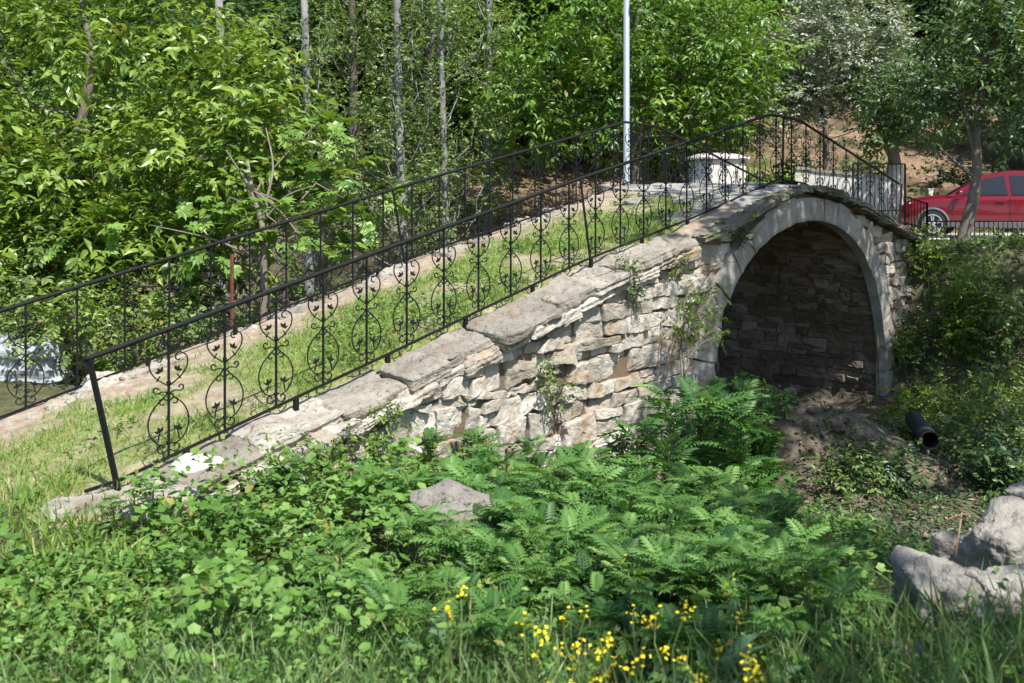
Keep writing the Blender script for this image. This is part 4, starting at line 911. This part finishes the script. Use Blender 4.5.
V, Tr, t = scatter(RH, np.column_stack([X, Y, H(X, Y) + .03 + .2 * rng.random(len(X)) ** 2]), norm(np.cross(nr, rng.normal(size=(len(X), 3)))), nr, .16 * rng.uniform(.5, 1.4, len(X)), np.clip(rng.normal(.4, .25, len(X)), 0, 1)); tag(tri_mesh('hill_weeds', V, Tr, M['dark'], None, t), 'sparse weeds on the brown slope', 'weeds', kind='stuff')
g2 = 'bushes on the right bank'
for px, py, D, w, d, h, mt, k, T, sz, lb in [
        (922, 262, 17.6, .6, .5, .7, 'lime_leaf', 22, OV, .07, 'sunlit bush beside the right end of the bridge wall'), (915, 305, 16.8, .55, .5, .7, 'shrub', 22, OV, .065, 'bush halfway down the bank against the bridge wall'), (965, 285, 16.4, .38, .4, 1.5, 'lime_leaf', 30, OV, .08, 'tall bright yellow green bush on the right bank below the slim tree'),
        (1000, 290, 16.0, .6, .5, 1.2, 'shrub', 24, OV, .08, 'dark bush at the right edge below the low fence'), (930, 345, 15.6, .7, .5, .6, 'lime_leaf', 24, OV, .065, 'low bush in a patch of sun in the middle of the bank'), (985, 350, 14.8, .6, .5, .9, 'lime_leaf', 20, OV, .07, 'bush at the right edge above the drain pipe'),
        (905, 385, 14.6, .5, .5, .35, 'shrub', 18, OV, .06, 'small low bush at the corner of the arch foot'), (1010, 400, 13.2, .5, .6, 1.3, 'shrub', 20, OV, .085, 'tall dark bush right of the drain pipe'), (885, 500, 11.2, .35, .4, .25, 'dark', 12, OV, .07, 'small dark low bush on the stream bed in front of the drain pipe'),
        (1005, 470, 11.2, .5, .5, .6, 'dark', 26, OV, .08, 'dark low bush at the right edge beyond the stone bank'), (850, 480, 11.0, .35, .3, .22, 'shrub', 12, OV, .06, 'tiny bush on the bare soil in front of the arch'), (945, 395, 14.0, .5, .4, .5, 'shrub', 18, OV, .065, 'bush just above the drain pipe')]:
    mound(px, py, D, w, d, h, k, T, M[mt], 75, sz, 'bush', lb, g2, .24)
# tall bushes seen through the far mouth of the arch
for px, D, lb in ((702, 21.5, 'sunlit bush seen through the far mouth of the arch'), (660, 22.0, 'bush upstream of the bridge behind the arch')):
    x = (px - CX) / F * D; C = clumps_in((x, D, -2.6), (1.0, .6, 1.2), 26, .5); shrub('bush', lb, (x, D, gz(x, D)), C, .32, 60, .11, OV, M['shrub'])

# ================================================================ PLANTS OF THE NEAR BANK
def vis_pts(N, x0, x1, y0, y1, zmax=None):      # points of the ground, even over an area of the bank
    X = rng.uniform(x0, x1, N); Y = rng.uniform(y0, y1, N); return X, Y
BL = (np.array([(0, .045, 0), (0, -.045, 0), (.4, .04, .02), (.4, -.04, .02), (.75, .026, .10), (.75, -.026, .10), (1, 0, .24)]), np.array([(0, 1, 3), (0, 3, 2), (2, 3, 5), (2, 5, 4), (4, 5, 6)]))
def blades(X, Y, Z, hgt, lean=.35, wide=1.):
    N = len(X); d = norm(np.column_stack([rng.normal(0, lean, N), rng.normal(0, lean, N), np.ones(N)])); nr = norm(rng.normal(size=(N, 3)) * [1, 1, .2])
    T = (BL[0] * [1, wide, 1], BL[1]); return scatter(T, np.column_stack([X, Y, Z]), d, nr, hgt, np.clip(rng.normal(.45, .25, N), 0, 1))
def dens(X, Y, sc, seed): return fbm2(X, Y, sc, 3, seed)
# grass on the ramp and at its foot
s = rng.uniform(-.4, 9.2, 30000); n = rng.uniform(-2.35, -.12, 30000); k = (sm(-2.3, -1.7, n + .55 * fbm2(s, n, 1.3, 3, 6)) * sm(9.2, 8.2, s + .35 * n) * (.72 + 1.3 * fbm2(s, n, 1.9, 3, 17))) > rng.random(30000) * .9
s, n = s[k], n[k]; P = W(s, n, zdeck(s) - .01)
V, Tr, t = blades(P[:, 0], P[:, 1], P[:, 2], rng.uniform(.035, .12, len(s)), .55, .9)
tag(tri_mesh('ramp_grass', V, Tr, M['drygrass'], None, t), 'short sunlit grass growing on the ramp of the bridge', 'grass', kind='stuff')
X, Y = vis_pts(46000, -11, -1.6, 6.0, 13.5); s, n = SN(X, Y); k = (s < .25) & (n > -7) & (n < 2.2) & (dens(X, Y, 1.2, 8) > -.45 + .5 * rng.random(len(X)))
X, Y = X[k], Y[k]; V, Tr, t = blades(X, Y, H(X, Y), rng.uniform(.06, .20, len(X)), .5)
tag(tri_mesh('foot_grass', V, Tr, M['drygrass'], None, t), 'short sunlit grass at the foot of the ramp', 'grass', kind='stuff')
s = rng.uniform(-1.0, 8.2, 9000); n = rng.uniform(-2.2, -.15, 9000); k = (dens(s, n, 1.1, 71) > .12) & (sm(-2.0, -1.4, n) > rng.random(9000)); s, n = s[k], n[k]; z = np.where(s > .05, zdeck(s), H(W(s, n, 0)[:, 0], W(s, n, 0)[:, 1])); P = W(s, n, z + .02 + .09 * rng.random(len(s)))
nr = norm(UP + rng.normal(size=(len(s), 3)) * .5); V, Tr, t = scatter(OV, P, norm(np.cross(nr, rng.normal(size=(len(s), 3)))), nr, .05 * rng.uniform(.5, 1.5, len(s)), np.clip(rng.normal(.6, .2, len(s)), 0, 1))
tag(tri_mesh('ramp_weeds', V, Tr, M['herb'], None, t), 'small leafy weeds among the grass of the ramp', 'weeds', kind='stuff')
X, Y = vis_pts(52000, .5, 9, 7, 19); s, n = SN(X, Y); k = (s > 5.6) & (s < 13.6) & (n > -2.6) & (dens(X, Y, .8, 81) + .5 * sm(1.5, 4, n) > .12 + .5 * rng.random(len(X))) & (np.abs(s - 9.9) > 2.2 * rng.random(len(X))); X, Y = X[k], Y[k]
nr = norm(UP + rng.normal(size=(len(X), 3)) * .6); V, Tr, t = scatter(OV, np.column_stack([X, Y, H(X, Y) + .01 + .16 * rng.random(len(X)) ** 2]), norm(np.cross(nr, rng.normal(size=(len(X), 3)))), nr, .06 * rng.uniform(.5, 1.5, len(X)), np.clip(rng.normal(.4, .2, len(X)), 0, 1))
tag(tri_mesh('bed_weeds', V, Tr, M['dark'], None, t), 'thin weeds on the shaded soil of the stream bed', 'weeds', kind='stuff')
X, Y = vis_pts(9000, .5, 10, 8, 20); s, n = SN(X, Y); k = (s > 5.4) & (s < 14.5) & (n > -2.6) & (dens(X, Y, 1.1, 85) > -.2 + .5 * rng.random(len(X))); X, Y = X[k], Y[k]
nr = norm(UP + rng.normal(size=(len(X), 3)) * .35); V, Tr, t = scatter(RH, np.column_stack([X, Y, H(X, Y) + .015]), norm(np.cross(nr, rng.normal(size=(len(X), 3)))), nr, .07 * rng.uniform(.4, 1.4, len(X)), np.clip(rng.normal(.5, .25, len(X)), 0, 1))
tag(tri_mesh('leaf_litter', V, Tr, M['straw'], None, t), 'dead leaves lying on the shaded soil of the stream bed', 'leaf litter', kind='stuff')
m = MB(); X, Y = vis_pts(700, 1, 10, 8.5, 19); s, n = SN(X, Y); k = (s > 6.) & (s < 14.) & (n > -2.5); RK, RF = rock((1, .85, .6), 5, 3.4, .2, 2.4, 77)
for x, y in zip(X[k], Y[k]): w_ = rng.uniform(.02, .08); m.add(rot3(RK * w_, 0, 0, rng.random() * 6.28) + [x, y, gz(x, y) + w_ * .15], RF, rng.random())
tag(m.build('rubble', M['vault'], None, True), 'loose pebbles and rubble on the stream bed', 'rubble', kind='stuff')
# long grass nearest to the viewer
X, Y = vis_pts(44000, -5.2, 4.6, 2.2, 6.0); pxx = CX + F * X / Y; k = (rng.random(len(X)) < (.25 + .75 * sm(5.4, 3.6, Y)) * np.clip(.34 + 1.2 * dens(X, Y, 1.3, 12), .03, 1))
X, Y = X[k], Y[k]; V, Tr, t = blades(X, Y, H(X, Y), rng.uniform(.10, .30, len(X)), .5, .42)
tag(tri_mesh('long_grass', V, Tr, M['blade'], None, t), 'long soft grass nearest to the viewer', 'grass', kind='stuff')
# low leafy cover
def cover(name, label, N, T, mt, size, keep, lo, hi, seed):
    X, Y = vis_pts(int(N * 1.55), -9.5, 6.5, 2.4, 12.5); s, n = SN(X, Y); k = (n > .62) & (s < 8.0) & ~((s > 6.0 + .7 * dens(X, Y, .9, 91)) & (n > 1.5)) & ~((X > .36 * Y) & (Y > 4.1) & (Y < 7.5) & (rng.random(len(X)) < .85)) & (np.abs(X) < .56 * Y + 2.6) & (keep(X, Y, s, n) > rng.random(len(X))); X, Y = X[k], Y[k]
    cz = lo + (hi - lo) * np.clip(.42 + 1.3 * dens(X, Y, 2.1, seed), 0, 1) * (1 - .58 * sm(-1.0, .2, X - .08 * (Y - 6))) * (.62 + .38 * sm(3.2, 4.6, Y)); z = H(X, Y) + cz * (1 - rng.random(len(X)) ** 2 * .8)
    nr = norm(UP * 1.0 + rng.normal(size=(len(X), 3)) * .45); d = norm(np.cross(nr, rng.normal(size=(len(X), 3)))); size = size * (.62 + .38 * sm(3.2, 5.2, Y))
    ct = .5 + .5 * dens(X, Y, 2.2, seed + 3); V, Tr, t = scatter(T, np.column_stack([X, Y, z]), d, nr, size * rng.uniform(.6, 1.4, len(X)), np.where(rng.random(len(X)) < .02, 1., np.clip(ct * .6 + .2 + rng.normal(0, .16, len(X)), 0, .92)))
    tag(tri_mesh(name, V, Tr, M[mt], None, t), label, 'ground cover', kind='stuff')
cover('mallow_cover', 'low round leaved weeds covering the near bank', 56000, T_mallow, 'mallow', .038, lambda X, Y, s, n: np.clip(.55 + 1.1 * dens(X, Y, .8, 31) + .5 * sm(1., -3., X), .03, 1), .04, .46, 31)
cover('narrow_herb_cover', 'narrow leaved upright weeds among the ground cover', 22000, T_oval(.24, .06, .2), 'lime_leaf', .085, lambda X, Y, s, n: np.clip(.25 + 1.2 * dens(X, Y, .9, 43), 0, 1), .06, .52, 43)
cover('herb_cover', 'mixed small leaved herbs covering the near bank', 66000, T_oval(.5, .1, .15), 'herb', .050, lambda X, Y, s, n: np.clip(.6 - .8 * dens(X, Y, .8, 31), .06, 1), .03, .48, 37)

X, Y = vis_pts(46000, 4.5, 13, 9, 20.6); s, n = SN(X, Y); k = (s > 11.8) & (n > .75) & (rng.random(len(X)) < np.clip(sm(12.3, 14.2, s) * .9 + .5 * dens(X, Y, .9, 51), 0, 1)); X, Y = X[k], Y[k]
z = H(X, Y) + (.32 - .24 * sm(17.5, 19, Y)) * rng.random(len(X)) * np.clip(.6 + dens(X, Y, 1.1, 52), .1, 1.3); nr = norm(UP * .8 + rng.normal(size=(len(X), 3)) * .6); d = norm(np.cross(nr, rng.normal(size=(len(X), 3))))
V, Tr, t = scatter(OV, np.column_stack([X, Y, z]), d, nr, .08 * rng.uniform(.6, 1.4, len(X)), np.clip(rng.normal(.45, .22, len(X)), 0, 1)); Xb, Yb = vis_pts(9000, 5.5, 12, 11, 20.4); sb, nb = SN(Xb, Yb); kb = (Yb < 18.2) & (sb > 13.2) & (nb > .6) & (dens(Xb, Yb, .9, 55) > -.1); Xb, Yb = Xb[kb], Yb[kb]; Vb, Tb, tb = blades(Xb, Yb, H(Xb, Yb), rng.uniform(.15, .5, len(Xb)), .35, .35); tag(tri_mesh('bank_grass', Vb, Tb, M['blade'], None, tb), 'tall thin grass on the right bank', 'grass', kind='stuff')
tag(tri_mesh('bank_cover', V, Tr, M['shrub'], None, t), 'leafy weeds covering the right bank', 'ground cover', kind='stuff')
# pinnate leaved plants
def pin_proto(k, L, stemh, F_, mt):
    root = empty('pinnate_plant', (0, 0, 0), ' ', 'plant', 'pinnate leaved plants of the near bank'); mb = MB(); tube(mb, wig((0, 0, -.05), (rng.normal() * .05, rng.normal() * .05, stemh + .02), 5, .03), np.linspace(.012, .007, 5), 5); mb.build('stem', M['stem'], root, True)
    a = np.arange(k) * 2.4 + rng.random(k) * .6; el = rng.uniform(.25, 1.0, k); z = stemh * rng.uniform(.35, 1., k)
    d = np.column_stack([np.cos(a) * np.cos(el), np.sin(a) * np.cos(el), np.sin(el)]); nr = norm(np.cross(np.cross(d, UP), d))
    V, Tr, t = scatter(F_, np.column_stack([np.zeros(k), np.zeros(k), z]), d, nr, L * rng.uniform(.5, 1.25, k), np.clip(rng.normal(.45, .26, k), 0, .9)); tri_mesh('foliage', V, Tr, M[mt], root, t); return root
PP = [pin_proto(14, .27, .24, FROND, 'pinnate'), pin_proto(11, .31, .32, FROND, 'herb'), pin_proto(14, .25, .42, FROND_B, 'pinnate'), pin_proto(10, .33, .20, FROND, 'pinnate'), pin_proto(42, .38, 1.35, FROND, 'pinnate'), pin_proto(34, .36, 1.05, FROND_B, 'pinnate')]
pu = set()
def plant(kd, x, y, z, sc, label=None):
    r = PP[kd] if kd not in pu else copy_tree(PP[kd]); pu.add(kd); r.location = (x, y, z); r.rotation_euler = (rng.normal() * .08, rng.normal() * .08, rng.random() * 6.28); r.scale = (sc,) * 3
    r['label'] = label or 'pinnate leaved plant among the dense weeds of the near bank'; return r
cnt = 0
while cnt < 270:
    px = rng.uniform(330, 960); py = rng.uniform(430, 660)
    pr = np.exp(-((px - 640) / 210.) ** 2) * (1.0 if 440 < py < 600 else .35)
    if px > 770 and py < 555: continue
    if rng.random() > pr: continue
    c = gp(px, py + 30, 3); s1, n1 = SN(c[0], c[1])
    if n1 < .75 or s1 > 7.7: continue
    plant(int(rng.integers(0, 4)), c[0], c[1], c[2] + .10, rng.uniform(.6, 1.05) * min(1., max(.4, c[1] / 8.8))); cnt += 1
for px, py, D, sc, kd, lb in [(700, 470, 10.6, 1.05, 4, 'tall pinnate leaved sapling in front of the left foot of the arch'), (715, 440, 11.9, .85, 5, 'pinnate sapling on the earth heap at the left foot of the arch'), (735, 455, 11.4, .95, 4, 'tall bushy sapling crowning the earth heap before the arch'), (762, 470, 11.0, .8, 5, 'low sapling on the right flank of the earth heap'), (745, 478, 10.2, .95, 4, 'bushy pinnate sapling spreading towards the bare stream bed'), (628, 470, 10.5, .9, 5, 'dark pinnate sapling standing before the sunlit bridge wall'), (665, 500, 9.6, .9, 4, 'pinnate sapling right of the dark one before the wall'), (590, 470, 9.8, .55, 5, 'pinnate sapling with drooping leaves left of the dark one'), (430, 460, 8.9, .45, 5, 'pinnate sapling above the half buried rock'), (480, 450, 9.3, .5, 5, 'pinnate sapling against the wall behind the half buried rock'), (535, 470, 9.4, .42, 4, 'pinnate sapling halfway along the foot of the wall'), (375, 470, 8.6, .38, 5, 'pinnate sapling left of the half buried rock')]:
    x = (px - CX) / F * D; plant(kd, x, D, gz(x, D) - .05, sc, lb)
for q in range(26):
    px = rng.uniform(360, 800); D = rng.uniform(8.4, 10.8); x = (px - CX) / F * D; s1, n1 = SN(x, D)
    if n1 > .8 and s1 < 6.6 and not 545 < px < 655: plant(4 + q % 2, x, D, gz(x, D) - .05, rng.uniform(.28, .5), 'small pinnate leaved sapling in the weeds at the foot of the bridge wall')
for px, py, sc, lb in [(150, 515, .75, 'light green pinnate plant at the foot of the railing post'), (288, 498, .85, 'bright pinnate plant against the lowest stones of the wall'), (215, 520, .7, 'pinnate plant between the white stone and the wall'), (120, 522, .6, 'small pinnate plant beside the flat stone slab')]:
    c = gp(px, py + 14); plant(int(rng.integers(0, 3)), c[0], c[1], c[2], sc, lb)
for kd in range(len(PP)):
    if kd not in pu:
        for o in list(PP[kd].children) + [PP[kd]]: bpy.data.objects.remove(o)

# docks
DK = T_oval(.36, .05, .25)
for px, py, L, lb in [(432, 640, .26, 'large grey green dock leaves left of the yellow flowers'), (715, 668, .28, 'large dock leaves at the bottom edge below the yellow flowers'), (760, 672, .25, 'dock with broad leaves at the bottom edge right of the flowers'), (823, 590, .20, 'single upright broad dock leaf among the ferny plants'), (640, 620, .22, 'broad dock leaves hidden among the yellow flowers')]:
    c = gp(px, py + 30); root = empty('dock_plant', c, lb, 'plant', 'docks in the grass'); k = 5
    a = rng.random(k) * 6.28; el = rng.uniform(.6, 1.2, k); d = np.column_stack([np.cos(a) * np.cos(el), np.sin(a) * np.cos(el), np.sin(el)]); nr = norm(np.cross(np.cross(d, UP), d) + rng.normal(size=(k, 3)) * .2)
    for i in range(k):
        V, Tr, t = scatter(DK, np.zeros((1, 3)), d[i:i + 1], nr[i:i + 1], L * rng.uniform(.8, 1.2), np.array([rng.random()])); tri_mesh('leaf', V, Tr, M['dock'], root, t)
# yellow flowers
def mustard():
    root = empty('mustard_plant', (0, 0, 0), 'yellow flowering wild mustard stalk in the long grass', 'flower', 'yellow flowers in the foreground'); mb = MB(); tops = []
    for q in range(3):
        e = np.array([rng.normal() * .07, rng.normal() * .07, rng.uniform(.30, .42)]); tube(mb, wig((0, 0, -.03), e, 5, .05), np.linspace(.005, .002, 5), 4); tops.append(e)
    mb.build('stem', M['stem'], root)
    for e in tops:
        k = 8; pos = e + rng.normal(size=(k, 3)) * [.012, .012, .014]; V = []; Fq = []; m = MB()
        for p in pos:
            nn = norm(rng.normal(size=3) * .6 + UP); a = norm(np.cross(nn, rng.normal(size=3))); b_ = np.cross(nn, a)
            for q in range(4):
                t_ = q * math.pi / 2; u = a * math.cos(t_) + b_ * math.sin(t_); v = -a * math.sin(t_) + b_ * math.cos(t_); r_ = .0062
                m.add([p, p + u * r_ * .6 + v * r_ * .5 + nn * .003, p + u * r_ * 1.2 + nn * .002, p + u * r_ * .6 - v * r_ * .5 + nn * .003], [(0, 1, 2, 3)])
        m.build('blossom', M['petal'], root)
    return root
MP = [mustard() for _ in range(3)]
ff = [(456, 612), (416, 655), (545, 600), (575, 610), (600, 625), (570, 650), (548, 640), (630, 600), (650, 615), (668, 620), (640, 640), (675, 640), (620, 655), (700, 600), (735, 590), (725, 640), (740, 655), (760, 670), (785, 660), (815, 670), (640, 560), (630, 545), (520, 625), (590, 660), (560, 675), (610, 675), (695, 662), (665, 675), (850, 640), (810, 640)]
for i, (px, py) in enumerate(ff[:2] + ff[3:26:1][::1]):
    if i in (7, 12, 16, 19) or px > 745 or px < 430: continue
    D_ = np.linspace(2.5, 12, 3000); c = D_[np.argmax(H((px - CX) / F * D_, D_) + .40 >= (HY - py) / F * D_)]; c = np.array([(px - CX) / F * c, c, gz((px - CX) / F * c, c)]); r = MP[i] if i < 3 else copy_tree(MP[i % 3]); r.location = c; r.rotation_euler = (0, 0, rng.random() * 6.28); sc = rng.uniform(.8, 1.15); r.scale = (sc,) * 3
# dry stalk and stems
p = at(962, 560, 5.3); m = MB(); q = pix((953, 565, 5.3), (957, 545, 5.3), (962, 512, 5.3)); tube(m, q, [.006, .0055, .004], 5); r = empty('dry_stalk', p, 'dry reddish reed stalk with a bent crosspiece by the right hand stones', 'stalk'); m.build('stalk', M['straw'], r, True, p)
m = MB(); tube(m, pix((940, 527, 5.3), (952, 517, 5.28), (963, 514, 5.28), (972, 514, 5.3), (984, 521, 5.3)), .0032, 5); m.build('side_stem', M['straw'], r, True, p)
b = at(690, 400, 11.6); r = empty('hanging_vine', b, 'dry grey stems with yellow green hanging shoots at the left foot of the arch', 'vine'); m = MB()
for q, rr in ((((688, 425, 11.5), (683, 385, 11.4), (681, 345, 11.6), (686, 310, 11.8)), .018), (((682, 420, 11.6), (684, 370, 11.5), (683, 335, 11.6), (690, 300, 11.9)), .013), (((684, 350, 11.5), (695, 300, 11.8), (716, 265, 12.0), (738, 262, 12.)), .008), (((683, 380, 11.4), (700, 345, 11.4), (725, 335, 11.5)), .008)):
    P = catmull(pix(*q), 4); tube(m, P, np.linspace(rr, rr * .5, len(P)), 5)
m.build('stem', M['bark'], r, True, b)
C = pix(*[(x + rng.normal() * 5, y, 11.6 + rng.normal() * .15) for x, y in [(690, 300), (700, 315), (690, 325), (705, 335), (712, 320), (680, 310), (695, 345), (718, 335), (672, 330), (702, 300), (708, 290)]])
V, Tr, t = leaves(OVN, C, .13, 60, .055, up=.2, outw=.5, rnd=.8, droop=.9); tri_mesh('foliage', V, Tr, M['lime_leaf'], r, t, False, b)
# little plants rooted in the wall
gw = 'small plants rooted in the bridge wall'
for px, py, nn, w, h, k, mt, lb in [(312, 445, .50, .14, .22, 7, 'shrub', 'small creeper hanging from the lowest coping slabs'), (330, 470, .55, .16, .18, 7, 'shrub', 'brownish creeper at the foot of the lowest coping slabs'), (628, 265, .46, .10, .16, 6, 'shrub', 'grassy tuft in the gap between two coping slabs'), (635, 288, .48, .10, .14, 5, 'dark', 'dark tuft just below the gap between two coping slabs'), (680, 262, .50, .06, .14, 4, 'lime_leaf', 'tiny bright plant under the coping left of the arch'), (548, 375, .50, .14, .20, 7, 'shrub', 'grey green plant rooted halfway up the wall'), (560, 400, .52, .14, .16, 6, 'shrub', 'low plant on the wall above the dark sapling'), (742, 237, .54, .14, .12, 8, 'dark', 'dark tuft growing on the left shoulder of the arch ring'), (388, 415, .50, .10, .14, 5, 'lime_leaf', 'bright creeper on the wall left of the half buried rock'), (350, 440, .52, .12, .12, 5, 'shrub', 'low creeper between the coping slabs and the saplings')]:
    r0 = (px - CX) / F; s1 = (-P0[0] - N2[0] * nn + r0 * (P0[1] + N2[1] * nn)) / (U2[0] - U2[1] * r0); D = P0[1] + U2[1] * s1 + N2[1] * nn; z = (HY - py) / F * D; c = W(s1, nn, z)
    C = clumps_in(c, (w, w * .5, h), k, .6); shrub('wall_plant', lb, c + np.array([0, 0, h * .3]), C, .085, 34, .042, OV, M[mt], stems=3, cat='plant', group=gw)

# ================================================================ LIGHT, SKY, CAMERA
EL, SD = 56., norm(np.array([.50, -.866]))
sd = np.array([SD[0] * math.cos(math.radians(EL)), SD[1] * math.cos(math.radians(EL)), math.sin(math.radians(EL))])
L = bpy.data.lights.new('sun', 'SUN'); L.energy = 5.0; L.angle = math.radians(.53); L.color = (1., .96, .90); lo = bpy.data.objects.new('sun', L); COL.objects.link(lo); lo.rotation_euler = Vector(-sd).to_track_quat('-Z', 'Y').to_euler(); lo.location = (10, -15, 30)
w = bpy.data.worlds.new('World'); SC.world = w; w.use_nodes = True; nt = w.node_tree; bg = nt.nodes['Background']
sk = nt.nodes.new('ShaderNodeTexSky'); sk.sky_type = 'NISHITA'; sk.sun_disc = False; sk.sun_elevation = math.radians(EL); sk.sun_rotation = math.atan2(SD[0], SD[1]); nt.links.new(sk.outputs[0], bg.inputs[0]); bg.inputs[1].default_value = .12
cam = bpy.data.cameras.new('camera'); co = bpy.data.objects.new('camera', cam); COL.objects.link(co); SC.camera = co
cam.sensor_width = 36; cam.lens = 36 * F / 1024; cam.shift_y = -(341.5 - HY) / 1024; cam.clip_start = .05; cam.clip_end = 600
co.location = (0, 0, 0); co.rotation_euler = (math.pi / 2, 0, 0)
cam.dof.use_dof = True; cam.dof.focus_distance = 12.5; cam.dof.aperture_fstop = 3.2
SC.view_settings.view_transform = 'Standard'; SC.view_settings.look = 'None'; SC.view_settings.exposure = .93; SC.view_settings.gamma = 1
SC.cycles.max_bounces = 6; SC.cycles.diffuse_bounces = 3; SC.cycles.glossy_bounces = 2; SC.cycles.transmission_bounces = 3; SC.cycles.use_denoising = True
bpy.context.view_layer.update()
